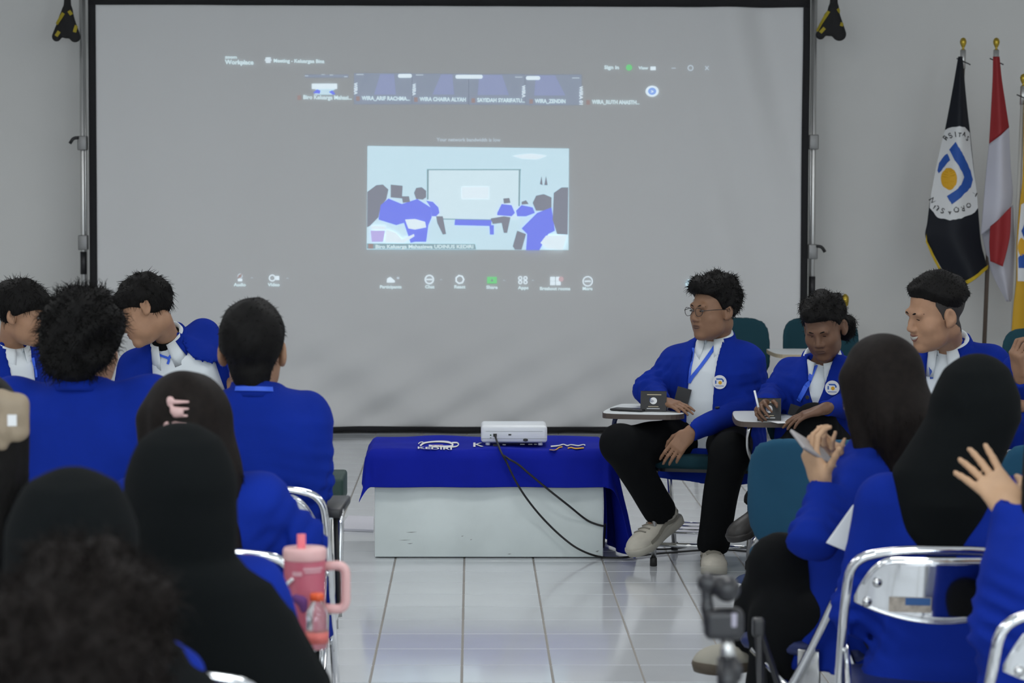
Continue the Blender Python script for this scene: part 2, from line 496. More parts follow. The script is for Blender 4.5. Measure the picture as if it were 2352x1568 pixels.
# ------------------------------------------------------------------ people
def add_head(F, c, R, s=1.0, fat=0.0, sex='m', jaw=0.0):
    L = lambda x, y, z: np.asarray(c) + R @ (np.array([x, y, z]) * s)
    r = lambda *a: [q * s for q in a]
    F.ell(L(0, -.016, .042), r(.073, .094, .086), R, .02)
    F.ell(L(0, .022, -.028), r(.061 + fat * .5, .066, .085), R, .03)
    F.ell(L(0, .046, -.068), r(.044 + fat, .042, .042 + fat * .4), R, .025)
    F.ell(L(0, .072, -.095), r(.026 + fat * .5, .021, .019), R, .016)
    for q in (-1, 1):
        F.ell(L(q * .040, .050, -.026), r(.026 + fat * .4, .030, .028), R, .025)
        F.ell(L(q * .036, .030, -.065), r(.024 + fat, .034, .030 + fat * .3), R, .025)
    F.cone(L(-.034, .079, .024), L(.034, .079, .024), .011 * s, .011 * s, .02)
    for q in (-1, 1): F.ell(L(q * .031, .098, .006), r(.017, .013, .010), R, .012, 's')
    F.cone(L(0, .084, .012), L(0, .101, -.024), .0075 * s, .0115 * s, .012)
    for q in (-1, 1): F.ell(L(q * .0125, .094, -.030), r(.0095, .010, .0085), R, .008)
    F.ell(L(0, .086, -.052), r(.024, .010, .008), R, .012)
    F.ell(L(0, .084, -.064), r(.021, .010, .0075), R, .010)
    F.cone(L(-.020, .0965, -.0575), L(.020, .0965, -.0575), .0022 * s, .0022 * s, .004, 's')
    for q in (-1, 1):
        Re = R @ np.array([[math.cos(.35 * q), -math.sin(.35 * q), 0], [math.sin(.35 * q), math.cos(.35 * q), 0], [0, 0, 1]])
        F.ell(L(q * .080, -.010, -.004), r(.0095, .020, .032), Re, .008)
        F.ell(L(q * .088, -.007, .002), r(.006, .010, .017), Re, .005, 's')
        F.ell(L(q * .076, -.002, -.028), r(.008, .010, .011), Re, .008)
    return L
def add_hand(F, w, d, n, side, curl=(.4, .4, .45, .5, .3), spread=.12, s=1.0, grip=None):
    """w wrist, d finger direction, n palm normal, side +1 right / -1 left"""
    d = nrm(d); n = nrm(np.asarray(n) - d * np.dot(n, d)); lat = np.cross(d, n) * side       # towards the thumb
    R = np.stack([lat, d, n], 1); w = np.asarray(w, float)
    L = lambda x, y, z: w + R @ (np.array([x, y, z]) * s)
    F.box(L(.002, .048, 0), np.array([.036, .044, .0125]) * s, R, .012 * s, .012)
    F.cone(L(0, -.02, 0), L(0, .02, 0), .024 * s, .026 * s, .02, flat=(n, .75))
    F.ell(L(.024, .028, .008), np.array([.017, .028, .014]) * s, R, .012)
    tips = []
    for i, (x, ln, y0) in enumerate(((.028, 1.0, .088), (.0095, 1.1, .092), (-.009, 1.02, .089), (-.027, .82, .082))):
        a = curl[i]; p = L(x, y0 - .008, 0); yaw = spread * (1.5 - i) * .8
        dl = math.cos(yaw) * np.array([0, 1, 0]) + math.sin(yaw) * np.array([1, 0, 0]); ang = 0
        rr = (.0088, .0078, .0068)
        for j, sl in enumerate((.043 * ln, .027 * ln, .022 * ln)):
            ang += a * (0.8, 1.1, .8)[j]
            v = dl * math.cos(ang) + np.array([0, 0, 1]) * math.sin(ang)
            q = p + R @ v * sl * s
            F.cone(p, q, rr[j] * s, (rr[j] - .0009) * s, .003); p = q
        tips.append(p)
    p = L(.030, .018, .004); a = curl[4]
    dv = nrm(np.array([.75 - .5 * a, .62, .25 + .5 * a]))
    for j, sl in enumerate((.036, .031, .025)):
        q = p + R @ dv * sl * s; F.cone(p, q, (.0115, .0098, .0085)[j] * s, (.0100, .0088, .0068)[j] * s, .006)
        p = q; dv = nrm(dv + np.array([-.35, .25, .15]) * a * 1.6)
    return L(0, .06, 0)
HAIRLINE = ([-.14, -.045, -.020, .012, .035, .06, .1], [-.075, -.070, -.020, .012, .040, .062, .078])
def shoe(parent, name, ank, d, up, m_up, m_sole, s=1.0, m_tip=None):
    d = nrm(d); up = nrm(np.asarray(up) - d * np.dot(up, d)); lat = np.cross(d, up); R = np.stack([lat, d, up], 1)
    L = lambda x, y, z: np.asarray(ank) + R @ (np.array([x, y, z]) * s)
    F = Field()
    F.ell(L(0, -.01, -.035), np.array([.040, .058, .048]) * s, R, .02)
    F.ell(L(0, .085, -.050), np.array([.045, .095, .036]) * s, R, .03)
    F.ell(L(0, .145, -.055), np.array([.044, .050, .030]) * s, R, .03)
    F.cone(L(0, -.015, -.02), L(0, -.02, .030), .040 * s, .043 * s, .02)
    F.cone(L(0, .030, -.012), L(0, .012, .040), .022 * s, .018 * s, .012, flat=(d, .6)); F.ell(L(0, -.016, .060), np.array([.032, .030, .028]) * s, R, .006, 's')
    F.box(L(0, .06, -.115), np.array([.09, .2, .038]) * s, R, .004, .004, 's')
    V, f = F.mesh(.0065 if m_tip is not None else .010); so = wobj(name, V, f, m_up, parent, True)
    out = [(.0, -.072), (.030, -.060), (.037, -.02), (.034, .04), (.044, .10), (.046, .145), (.036, .182), (.0, .197)]
    out = out + [(-x, y) for x, y in out[-2:0:-1]]
    oc = catmull([(x, y, 0) for x, y in out], 3, True)
    prof = [(-.092, .90), (-.088, 1.0), (-.068, 1.04), (-.060, 1.0)]
    Vs = np.concatenate([np.stack([oc[:, 0] * e, oc[:, 1] * (1 + (e - 1) * .4), np.full(len(oc), z) + .012 * np.clip((oc[:, 1] - .13) / .06, 0, 1)], 1) for z, e in prof])
    n = len(oc); fs = [tuple(range(n - 1, -1, -1)), tuple(range(3 * n, 4 * n))]
    fs += [(i * n + j, i * n + (j + 1) % n, (i + 1) * n + (j + 1) % n, (i + 1) * n + j) for i in range(3) for j in range(n)]
    wobj('sole', np.asarray(ank) + (Vs * s) @ R.T, fs, m_sole, so, True)
    # laces and a darker side panel
    if m_tip is not None:
        for j in range(4):
            y = .045 + .022 * j
            a, b = L(-.026, y, .012 - .012 * j), L(.026, y + .012, .012 - .012 * j)
            p = [a, (a + b) / 2 + up * .010 * s, b]; p = F.cast(np.array(p) + up * .05, -np.tile(up, (3, 1))) + up * .002
            v, q = tube_vf(catmull(p, 4), .0032 * s, 6); wobj('lace', v, q, m_tip, so, True)
        for sd in (-1, 1):
            pp = np.array([L(sd * .12, y, z) for y, z in ((-.055, -.030), (-.02, -.048), (.03, -.040), (.075, -.052), (.12, -.058))])
            hp = F.cast(pp, -np.tile(lat * sd, (5, 1))); nn_ = F.normal(hp); v, q = ribbon(catmull(hp, 4), np.repeat(nn_, 4, 0)[:17], .014 * s, .002, .0005); wobj('side_stripe', v, q, m_tip, so)
    return so
def ribbon(pts, nor, w, th=.0025, offs=.003):
    pts = np.asarray(pts, float); nor = np.asarray(nor, float)
    tan = np.gradient(pts, axis=0); sd = np.cross(tan, nor); sd /= np.linalg.norm(sd, axis=1, keepdims=True)
    w = np.broadcast_to(np.asarray(w, float), (len(pts),))[:, None]
    g = np.stack([pts - sd * w / 2 + nor * offs, pts + sd * w / 2 + nor * offs], 1)
    return slab_vf(g, nor[:, None, :] * th)
def cam_cast(F, px, Y0):
    """where the line of sight through photo pixels meets the garment"""
    px = np.atleast_2d(px); o = np.array([P(x, y, Y0) for x, y in px]); d = o - CAM
    p = F.cast(o, d, 0.0); return p, F.normal(p)
def patch(F, c, n, poly, up=(0, 0, 1), off=.004, th=.002):
    """flat-print / patch polygon laid on a surface point"""
    n = nrm(n); up = nrm(np.asarray(up) - n * np.dot(up, n)); r = np.cross(up, n)
    v0 = np.array([c + r * x + up * z + n * off for x, z in poly]); k = len(poly)
    v = np.concatenate([v0, v0 + n * th])
    f = [tuple(range(k - 1, -1, -1)), tuple(range(k, 2 * k))] + [(i, (i + 1) % k, (i + 1) % k + k, i + k) for i in range(k)]
    return v, f
def disc(r, k=24, sx=1.0): return [(r * sx * math.cos(2 * math.pi * i / k), r * math.sin(2 * math.pi * i / k)) for i in range(k)]
def emblem(parent, F, c, n, s):
    """round crest: white disc, blue bracket strokes, gold dot"""
    v, f = patch(F, c, n, disc(.5 * s), off=.004); a = wobj('crest_badge', v, f, M_WHITE, parent)
    ring = [(x, z) for x, z in disc(.47 * s, 32)] + [(x, z) for x, z in disc(.43 * s, 32)][::-1]
    for poly, mt, nm in (([(-.22, .17), (-.26, .27), (.18, .27), (.30, .14), (.30, .02), (.20, .02), (.20, .12), (.14, .17)], M_BLUEP, 'crest_stroke'),
                         ([(-.32, -.12), (-.32, .12), (-.23, .12), (-.23, -.12)], M_BLUEP, 'crest_stroke'),
                         ([(x + .04, z - .04) for x, z in disc(.13, 14)], M_GOLDP, 'crest_dot'),
                         ([(-.30, -.30), (-.30, -.26), (.30, -.26), (.30, -.30)], M_BLUEP, 'crest_line')):
        v, f = patch(F, c, n, [(x * s, z * s) for x, z in poly], off=.0055, th=.001); wobj(nm, v, f, mt, a)
    return a
def collar(parent, name, c, R, mt, r=.068, h=.045, gap=30, tip=.05, tilt=.35, th=.003, flare=.020, ny=.95):
    """folded collar around the neck; gap = half opening angle in front"""
    A = np.radians(np.linspace(gap, 360 - gap, 41)); rows = []
    for (rr, z, e) in ((r - .006, .0, 0), (r - .004, h, 0), (r + .004, h + .003, 0), (r + flare * .6, h * .45, .5), (r + flare, -.004, 1)):
        x = np.sin(A) * rr; y = np.cos(A) * rr * ny
        fr = np.clip((np.cos(A) - .35) / .5, 0, 1)
        zz = z - tilt * (np.cos(A) * .5 + .5) * r * 1.3 - e * tip * fr ** 1.5
        y = y + e * fr * .022; x = x * (1 + e * fr * .45)
        rows.append(np.stack([x, y, zz], 1))
    g = np.stack(rows, 0); g = np.asarray(c) + g @ R.T
    cen = np.asarray(c)
    nv = g - cen; nv /= np.linalg.norm(nv, axis=2, keepdims=True)
    v, f = slab_vf(g, nv * th); return wobj(name, v, f, mt, parent, True)

def person(label, yaw, hip, neck, headc, hyaw, hpitch=0, hroll=0, skin=None, hair='short', hairm=None, wid=1.0, fat=0.0, hs=1.0,
           sh=None, elb=None, wri=None, hands=None, knee=None, ank=None, toe=None, outfit='jacket', open_=None, shirt=False,
           jm=None, tm=None, fine=None, seed=1, eyes=True, smile=0.0, jstep=.010, shoem=(None, None, None), lap=False, foot=(True, True), sleeve=1.0,
           belly=0.0, jbot=-.17, slope=.055, group=None, collar_up=True, shirt_collar=False, hijab=None, legs=True, lips=None, hem=.0, shoulder_r=1.0, cat='person', shoe_s=1.0):
    """joint lists are (right, left) in world metres"""
    skin = skin or M_SKIN; hairm = hairm or M_HAIR; jm = jm or M_JACKET; tm = tm or M_TROUSER
    hip, neck, headc = (np.asarray(q, float) for q in (hip, neck, headc))
    u = nrm(neck - hip); Lt = np.linalg.norm(neck - hip)
    fw = frame(yaw)[:, 1]; fw = nrm(fw - u * np.dot(fw, u)); rt = np.cross(fw, u); R = np.stack([rt, fw, u], 1)
    T = lambda x, y, z: neck + R @ np.array([x, y, z])
    sw = .172 * wid
    D = dict(sh=[T(sw, -.012, -slope), T(-sw, -.012, -slope)])
    base = np.array([hip[0], hip[1], 0.0])
    Rb = frame(yaw); B = lambda x, y, z: base + Rb @ np.array([x, y, z])
    sh = [D['sh'][i] if sh is None or sh[i] is None else np.asarray(sh[i], float) - u * .042 + rt * (.020, -.020)[i] * -1 for i in (0, 1)]
    def pick(lst, i, dflt): return np.asarray(dflt if lst is None or lst[i] is None else lst[i], float)
    elb = [pick(elb, i, sh[i] + R @ np.array([.05 * q, .03, -.27])) for i, q in ((0, 1), (1, -1))]
    wri = [pick(wri, i, B(.09 * q, .30, .66)) for i, q in ((0, 1), (1, -1))]
    knee = [pick(knee, i, B(.11 * q, .42, .51)) for i, q in ((0, 1), (1, -1))]
    ank = [pick(ank, i, B(.11 * q, .40, .095)) for i, q in ((0, 1), (1, -1))]
    toe = [pick(toe, i, Rb[:, 1]) for i in (0, 1)]
    hipj = [hip + R @ np.array([.085 * q, .02, -.01]) for q in (1, -1)]
    HR = frame(hyaw, hpitch, hroll)
    # ---- body: one continuous surface
    F = Field()
    L = add_head(F, headc, HR, hs, fat)
    F.cone(L(0, -.032, -.055), T(0, -.020, -.01), (.047 + fat * .5) * hs, (.046 + fat * .5), .018)
    F.loft(hip, R, [(-.06, 0, 0, .13 * wid, .09, .09), (.05, 0, 0, .15 * wid, .10, .09), (Lt * .45, 0, 0, .13 * wid, .10 + belly * .8, .085),
                    (Lt * .75, 0, 0, .145 * wid, .10, .09), (Lt * .90, 0, -.01, .09 * wid, .062, .06), (Lt * .98, 0, -.012, .042, .045, .042)], .03)
    zones = [(headc - .15 * hs, headc + .15 * hs)]
    for i, sd in ((0, 1), (1, -1)):
        F.cone(T(.03 * sd, -.01, -.035), sh[i], .045, .045 * wid, .04)
        F.cone(sh[i], elb[i], .047 * wid, .038 * wid, .03); F.cone(elb[i], wri[i], .038 * wid, .024, .03)
        hd = None if hands is None else hands[i]
        if hd is None: hd = dict(d=nrm(wri[i] - elb[i]), n=np.array([0, 0, -1.0]) if abs(nrm(wri[i] - elb[i])[2]) < .8 else fw)
        vis = hd.get('vis', False)
        pc = add_hand(F, wri[i] + nrm(hd['d']) * .012, hd['d'], hd['n'], sd, hd.get('curl', (.5, .5, .55, .6, .4)), hd.get('spread', .12), hd.get('s', .95))
        if vis: zones.append((pc - .105, pc + .105))
        if legs:
            F.cone(hipj[i], knee[i], .072, .052, .03); F.cone(knee[i], ank[i], .050, .034, .03)
            F.cone(ank[i] + np.array([0, 0, -.03]), ank[i] + nrm(toe[i]) * .12 + np.array([0, 0, -.058]), .026, .018, .02)
    fine = fine or .010
    V, f = F.mesh(.016, fine, zones)
    body = obj('person', mesh('person', V - base, f, True), skin, loc=base)
    tag(body, label, cat, group)
    # ---- face
    if lips is not None:
        for q in (-1, 1):
            ec = L(q * .031, .0845, .006)
            v, g = lathe_vf([(.0001, -.006), (.008, -.0045), (.0135, 0), (.008, .0045), (.0001, .006)], 12)
            v = np.array(v)[:, [0, 2, 1]] * np.array([.95, 1.5, .30]) * hs
            if eyes: wobj('eye', ec + v @ HR.T, g, M_EYEW, body, True)
            v, g = lathe_vf([(.0001, -.003), (.005, -.002), (.0062, 0), (.005, .002), (.0001, .003)], 10)
            v = np.array(v)[:, [0, 2, 1]] * np.array([.9, 2.0, .62]) * hs
            if eyes: wobj('iris', L(q * .031, .0905, .0055) + v @ HR.T, g, M_EYEB, body, True)
            for nm, pts, r0 in (('eyebrow', [(.013, .0235), (.030, .0275), (.046, .0225)], .0031), ('eyelid', [(.017, .0075), (.031, .0100 if eyes else .003), (.046, .0065)], .0022 if eyes else .0026)):
                pp = np.array([L(q * x, .14, z) for x, z in pts]); pp = F.cast(pp, -np.tile(HR[:, 1], (3, 1))) - HR[:, 1] * .0020
                v, g = tube_vf(catmull(pp, 5), np.interp(np.linspace(0, 1, 11), [0, .4, 1], [r0 * .7, r0, r0 * .4]) * hs, 6)
                wobj(nm, v, g, hairm, body, True)
        for z0, z1 in ((-.0565, -.0515), (-.0595, -.0655)):
            X = np.linspace(-.021, .021, 9); prof = np.sqrt(1 - (X / .0215) ** 2)
            sm = smile * (X / .021) ** 2; X = X * (1 + smile * 18); gp_ = smile * .55 * (1 if z1 > z0 else -1)
            pa = np.array([L(x, .14, z0 + e + gp_ * k) for x, e, k in zip(X, sm, prof)]); pb = np.array([L(x, .14, z0 + gp_ * e + (z1 - z0) * e + k) for x, e, k in zip(X, prof, sm)])
            g = np.stack([F.cast(pa, -np.tile(HR[:, 1], (9, 1))), F.cast(pb, -np.tile(HR[:, 1], (9, 1)))], 0)
            v, q = slab_vf(g - HR[:, 1] * .002, np.tile(HR[:, 1] * .0035, (2, 9, 1))); wobj('lip', v, q, lips, body, True)
        if smile:
            X = np.linspace(-.021, .021, 9) * (1 + smile * 14); pf = np.sqrt(np.clip(1 - (X / (.0225 * (1 + smile * 14))) ** 2, 0, 1))
            g = np.stack([F.cast(np.array([L(x, .14, -.058 + smile * (x / .021) ** 2 * .6 + e * k * .0055 * 1.0) for x, k in zip(X, pf)]), -np.tile(HR[:, 1], (9, 1))) for e in (-1, 1)], 0)
            v, q = slab_vf(g - HR[:, 1] * .001, np.tile(HR[:, 1] * .0022, (2, 9, 1))); wobj('teeth', v, q, mat('tooth_enamel', (.42, .40, .36), .4), body, True)
    # ---- hair
    if hair and hijab is None:
        hair_mesh(body, hair, headc, HR, hs, hairm, seed, T, fat)
    # ---- trousers
    if legs:
        G = Field(); G.ell(hip + u * .0, (.15 * wid, .105 + belly * .4, .09), R, .03)
        for i in (0, 1):
            G.cone(hipj[i], knee[i], .090 * wid, .078, .04); G.cone(knee[i], ank[i] + (knee[i] - ank[i]) * .02, .078, .060 + hem, .04)
            e = nrm(ank[i] - knee[i]); G.ell(ank[i] + e * (.082), (.08 + hem, .08 + hem, .06), None, .004, 's')
        G.post.append(folds_post(seed + 50, .005, 15, 40))
        v, q = G.mesh(.012 if lips is not None else .016); wobj('trousers', v, q, tm, body, True)
        for i in (0, 1):
            if foot[i] and shoem[0] is not None:
                shoe(body, 'shoe', ank[i] + np.array([0, 0, .0]), toe[i], [0, 0, 1] if abs(nrm(toe[i])[2]) < .9 else fw, *([shoem[0], shoem[1]]), s=shoe_s, m_tip=shoem[2])
    # ---- shirt
    SF = None
    if shirt:
        SF = Field()
        SF.loft(hip, R, [(-.04, 0, 0, .155 * wid, .125 + belly, .10), (.08, 0, 0, .165 * wid, .128 + belly, .10), (Lt * .42, 0, .0, .155 * wid, .125 + belly, .10),
                         (Lt * .72, 0, .0, .165 * wid, .122 + belly * .3, .10), (Lt * .88, 0, -.005, .14 * wid, .096, .09), (Lt * .97, 0, -.012, .082 * wid, .072, .07), (Lt * 1.02, 0, -.014, .060, .060, .06)], .03)
        SF.post.append(folds_post(seed + 20, .0035, 20, 55))
        v, q = SF.mesh(jstep * .9); wobj('shirt', v, q, M_SHIRT, body, True)
    # ---- jacket
    JF = Field()
    if outfit == 'jacket':
        a = wid
        JF.loft(hip, R, [(jbot, 0, .01, .215 * a, .16 + belly, .165), (-.08, 0, .005, .21 * a, .155 + belly, .155), (-.02, 0, 0, .195 * a, .148 + belly, .13), (Lt * .38, 0, 0, .178 * a, .142 + belly, .118),
                         (Lt * .70, 0, 0, .188 * a, .138 + belly * .3, .118), (Lt * .86, 0, -.005, .165 * a, .112, .108), (Lt * .95, 0, -.012, .108 * a, .084, .083), (Lt * 1.035, 0, -.018, .058, .060, .058)], .04)
        for i, sd in ((0, 1), (1, -1)):
            JF.cone(T(.045 * sd, -.012, -.038), sh[i], .052, .056 * a * shoulder_r, .06)
            JF.cone(sh[i], elb[i], .060 * a * sleeve, .057 * a * sleeve, .05)
            JF.cone(elb[i], wri[i] - nrm(wri[i] - elb[i]) * .012, .057 * a * sleeve, .043 * sleeve, .03)
            JF.ell(wri[i] + nrm(wri[i] - elb[i]) * .030, (.036, .036, .036), None, .004, 's')
        JF.post.append(crease_post(seed + 10, elb, sh, wri, .012))
        if open_ is not None:
            # open_: list of (z above hip fraction, x_from, x_to) ; cut away in front
            A = np.asarray(open_, float)
            def cut(p, Dv):
                q = (p - hip) @ R; t = q[:, 2] / Lt
                xa = np.interp(t, A[:, 0], A[:, 1]); xb = np.interp(t, A[:, 0], A[:, 2])
                d = np.maximum(np.maximum(xa - q[:, 0], q[:, 0] - xb), np.maximum(.02 - q[:, 1], (A[0, 0] - t) * Lt))
                lp = np.where((t > .45) & (q[:, 1] > 0), .009 * np.clip(1 - np.minimum(np.abs(q[:, 0] - xa), np.abs(q[:, 0] - xb)) / .05, 0, 1) ** .3 * np.clip((t - .45) / .2, 0, 1), 0)
                return np.maximum(Dv - lp, -d)
            JF.post.append(cut)
        v, q = JF.mesh(jstep); wobj('jacket', v, q, jm, body, True)
        if collar_up:
            collar(body, 'jacket_collar', T(0, -.012, .006), R, jm, r=(.060 + fat * .4) if not shirt_collar else .078, h=.034, gap=42 if open_ is not None else 25, tip=.03 if open_ is not None else .015, th=.004, flare=.020, tilt=.30)
    if shirt_collar:
        collar(body, 'shirt_collar', T(0, -.006, .014), R, M_SHIRT, r=.069 + fat * .3, h=.040, gap=14, tip=.045, th=.003, flare=.022, tilt=.45)
    if hijab is not None:
        hijab(body, headc, HR, hs, T, R, seed)
    body_info = dict(body=body, F=F, JF=JF, SF=SF, L=L, HR=HR, R=R, T=T, base=base, wri=wri, elb=elb, sh=sh, neck=neck, hip=hip)
    return body_info

def hair_mesh(body, style, c, R, s, hm, seed, T, fat=0.0):
    F = Field(); L = lambda x, y, z: np.asarray(c) + R @ (np.array([x, y, z]) * s)
    r = lambda *a: [q * s for q in a]
    loc = lambda p: ((p - np.asarray(c)) @ R) / s
    hl = HAIRLINE
    st = dict(n=0)
    Hf = Field(); add_head(Hf, c, R, s, fat); Hf.cone(L(0, -.032, -.055), T(0, -.020, -.01), .047 * s, .050, .018)
    Hf.pr = [q for q in Hf.pr if not (q[4] == 'u' and np.abs(loc(((q[1] + q[2]) / 2)[None])[0][0]) > .07)]      # without the ears
    def shell(th):                  # hair as a layer grown on the scalp
        def fn(p): return Hf.at(p) - th(loc(p)) * s
        F.add(fn, np.asarray(c) - .16 * s, np.asarray(c) + .16 * s, .005)
    sst = lambda x, a, b: (lambda t: t * t * (3 - 2 * t))(np.clip((x - a) / (b - a), 0, 1))
    if style == 'short':            # close-cropped, tapered nape
        hl = ([-.14, -.05, -.030, -.008, .012, .035, .06, .1], [-.108, -.100, -.050, .020, .014, .040, .062, .078])
        shell(lambda q: .0025 + .0125 * sst(q[:, 2] - np.interp(q[:, 1], *hl), .0, .085))
        amp, f0, f1 = .0022, 60, 140; st = dict(n=1100, length=.013, rad=.0015, wn=.5, wf=.5, wr=.4)
    elif style == 'bowl':            # full smooth mop, seen in profile
        F.ell(L(0, -.016, .046), r(.093, .108, .098), R, .01); F.ell(L(0, .06, .06), r(.066, .045, .042), R, .03)
        amp, f0, f1 = .004, 40, 110; hl = ([-.14, -.05, -.025, .01, .04, .07, .11], [-.085, -.080, -.045, .002, .022, .036, .046])
        st = dict(n=1100, length=.03, rad=.002, wn=.3, wf=.8, wr=.35)
    elif style == 'wavy':            # thick, swept up in front
        F.ell(L(0, -.020, .052), r(.091, .110, .100), R, .01)
        F.ell(L(0, .058, .092), r(.070, .048, .040), R, .03); F.ell(L(0, -.075, .085), r(.055, .045, .050), R, .02)
        amp, f0, f1 = .006, 45, 110; hl = ([-.14, -.055, -.03, .008, .03, .055, .1], [-.075, -.07, -.03, .0, .045, .066, .078])
        st = dict(n=1500, length=.024, rad=.0022, wn=.7, wf=.2, wr=.6, curl=.004)
    elif style == 'fade':            # tall crop, faded sides
        hl = ([-.14, -.07, -.03, .0, .02, .045, .065, .1], [.020, .018, .022, .034, .050, .064, .074, .080])
        shell(lambda q: .0040 + .0150 * sst(q[:, 2] - np.interp(q[:, 1], *hl), .0, .034) + .004 * sst(q[:, 1], .02, .06) * sst(q[:, 2], .088, .105))
        amp, f0, f1 = .003, 60, 140; st = dict(n=2200, length=.012, rad=.0015, wn=.75, wf=.25, wr=.45)
    elif style == 'curly':           # large fluffy curls
        F.ell(L(0, -.016, .042), r(.104, .120, .106), R, .01); F.ell(L(0, -.06, -.04), r(.082, .060, .060), R, .04)
        amp, f0, f1 = .008, 45, 100; hl = ([-.14, -.05, -.02, .01, .04, .07, .1], [-.105, -.10, -.06, -.01, .03, .05, .065])
        st = dict(n=2400, length=.030, rad=.0019, wn=.7, wf=.15, wr=.8, curl=.007)
    elif style == 'mullet':          # curls, longer at the nape
        F.ell(L(0, -.020, .050), r(.089, .108, .094), R, .01); F.ell(L(0, .055, .080), r(.066, .040, .034), R, .03)
        F.ell(L(-.05, -.075, -.045), r(.045, .045, .060), R, .03); F.ell(L(.05, -.075, -.045), r(.045, .045, .060), R, .03)
        amp, f0, f1 = .007, 50, 110; hl = ([-.14, -.05, -.025, .008, .03, .055, .1], [-.12, -.11, -.05, .0, .040, .060, .072])
        st = dict(n=1800, length=.020, rad=.0020, wn=.35, wf=.4, wr=.6, curl=.007)
    elif style in ('long', 'longdown'):
        F.ell(L(0, -.018, .046), r(.090, .108, .094), R, .01)
        # falls down the back in world vertical
        a = L(0, -.045, .02); e = T(0, -.125, -.16 if style == 'long' else -.22)
        mid = L(0, -.07, -.09)
        w = R[:, 0]
        F.cone(a, mid, .098 * s, .098 * s, .03, flat=(nrm(np.cross(w, e - a)), .72)); F.cone(mid, e, .096 * s, .082 * s, .04, flat=(nrm(np.cross(w, e - a)), .55))
        for q in (-1, 1): F.cone(L(q * .062, .020, .03), T(q * .078, -.02, -.05), .042 * s, .040 * s, .03)
        amp, f0, f1 = .003, 30, 80; hl = ([-.30, -.06, .0, .03, .055, .1], [-.9, -.9, -.9, -.25, .060, .078])
        st = dict(n=1800, length=.055, rad=.0014, wn=.02, wf=1.0, wr=.04)
    tap = dict(short=.0, wavy=.008, fade=.0, mullet=.008, bowl=.003).get(style, 0.0)
    nf = noise_fn(seed, f0, f1, 7, (1, 1, .35) if style.startswith('long') else (1, 1, 1))
    def post(p, D):
        q = loc(p); z = np.interp(q[:, 1], *hl)
        D = D + amp * nf(p) + tap * np.exp(-np.clip(q[:, 2] - z, 0, 1) / .014)
        face = (z - q[:, 2]) * .7 * s
        return np.maximum(D, face)
    F.post.append(post)
    if style == 'fade':            # clipped sides
        G = Field(); G.add(lambda p: Hf.at(p) - .0032 * s, np.asarray(c) - .16 * s, np.asarray(c) + .16 * s, .005)
        def cut(p, D):
            q = loc(p); z = np.interp(q[:, 1], [-.14, -.07, -.045, -.022, -.006, .008, .018, .030, .036, .05], [-.085, -.080, -.045, .020, .022, -.018, .016, .040, .30, .30])
            return np.maximum(np.maximum(D, (z - q[:, 2]) * s), (q[:, 2] - .070) * s)
        G.post.append(cut); V, f = G.mesh(.0055); wobj('clipped_sides', V, f, mat('clipped_stubble', (.030, .026, .024), .8), body, True)
    V, f = F.mesh(.0072)
    N = F.normal(V)
    q = loc(V); z = np.interp(q[:, 1], *hl); sel = (q[:, 2] > z + .010) & ((q[:, 2] < .03) | (not style.startswith('long')))
    n = st.pop('n')
    if n:
        V2, f2 = strands(V, N, n, seed=seed, sel=sel, **st)
        if len(V2): f = np.concatenate([f, f2 + len(V)]); V = np.concatenate([V, V2])
    return wobj('hair', V, f, hm, body, True)

def make_hijab(secs, fold=.004, under=True, yawc=0, face_open=True, n=2.1, stp=.009, extra=None, tr=0.0):
    """secs: (z below head centre, cx, cy, rx, ry front, ry back) in an upright frame facing the head's way"""
    def build(body, c, HR, s, T, R, seed):
        F = Field(); fw = HR[:, 1].copy(); fw[2] = 0; fw = nrm(fw); rt = np.cross(fw, [0, 0, 1.0]); Rz = np.stack([rt, fw, np.array([0, 0, 1.0])], 1)
        F.ell(np.asarray(c) + HR @ np.array([0, -.014, .046]) * s, np.array([.090, .110, .096]) * s, HR, .02)
        F.loft(c, Rz, secs, .03, n=n)
        if extra: extra(F, c, Rz)
        if face_open: F.ell(np.asarray(c) + HR @ np.array([0, .115, -.015]) * s, np.array([.058, .075, .086]) * s, HR, .01, 's')
        nf = noise_fn(seed, 14, 34, 5, (1, 1, .25)); nb = noise_fn(seed + 5, 40, 70, 4, (.5, .5, .7))
        def post(p, D):
            z = c[2] - p[:, 2]; a = np.clip((z - .02) / .2, 0.10, 1)
            g = nf(p); return D + a * (fold * 1.5 * g - fold * .8 * np.abs(g)) + .0008 * nb(p)
        F.post.append(post)
        V, f = F.mesh(stp); return wobj('hijab', V, f, M_HIJAB, body, True)
    return build
# ================================================================== the room
X0, X1, Y0, Y1, Z1 = (ROOM[k] for k in ('x0', 'x1', 'y0', 'y1', 'z1'))
def struct(name, lo, hi, m_):
    v, f = box_vf(lo, hi); return tag(obj(name, mesh(name, v, f), m_), kind='structure')
struct('wall_back', (X0 - .1, Y1, -.05), (X1 + .1, Y1 + .12, Z1), M_WALL)
struct('wall_left', (X0 - .12, Y0 - .1, -.05), (X0, Y1, Z1), M_WALL)
struct('wall_right', (X1, Y0 - .1, -.05), (X1 + .12, Y1, Z1), M_WALL)
struct('ceiling', (X0 - .12, Y0 - .2, Z1), (X1 + .12, Y1 + .12, Z1 + .1), M_CEIL)
parts = [box_vf((X0, Y0 - .12, -.05), (X1, Y0, 1.2)), box_vf((X0, Y0 - .12, 2.8), (X1, Y0, Z1))]
xs = [X0, -4.55, -2.05, -.75, 1.75, 3.05, 5.55, X1]
for a, b in zip(xs[::2], xs[1::2]): parts.append(box_vf((a, Y0 - .12, 1.2), (b, Y0, 2.8)))
v, f = join_vf(parts)
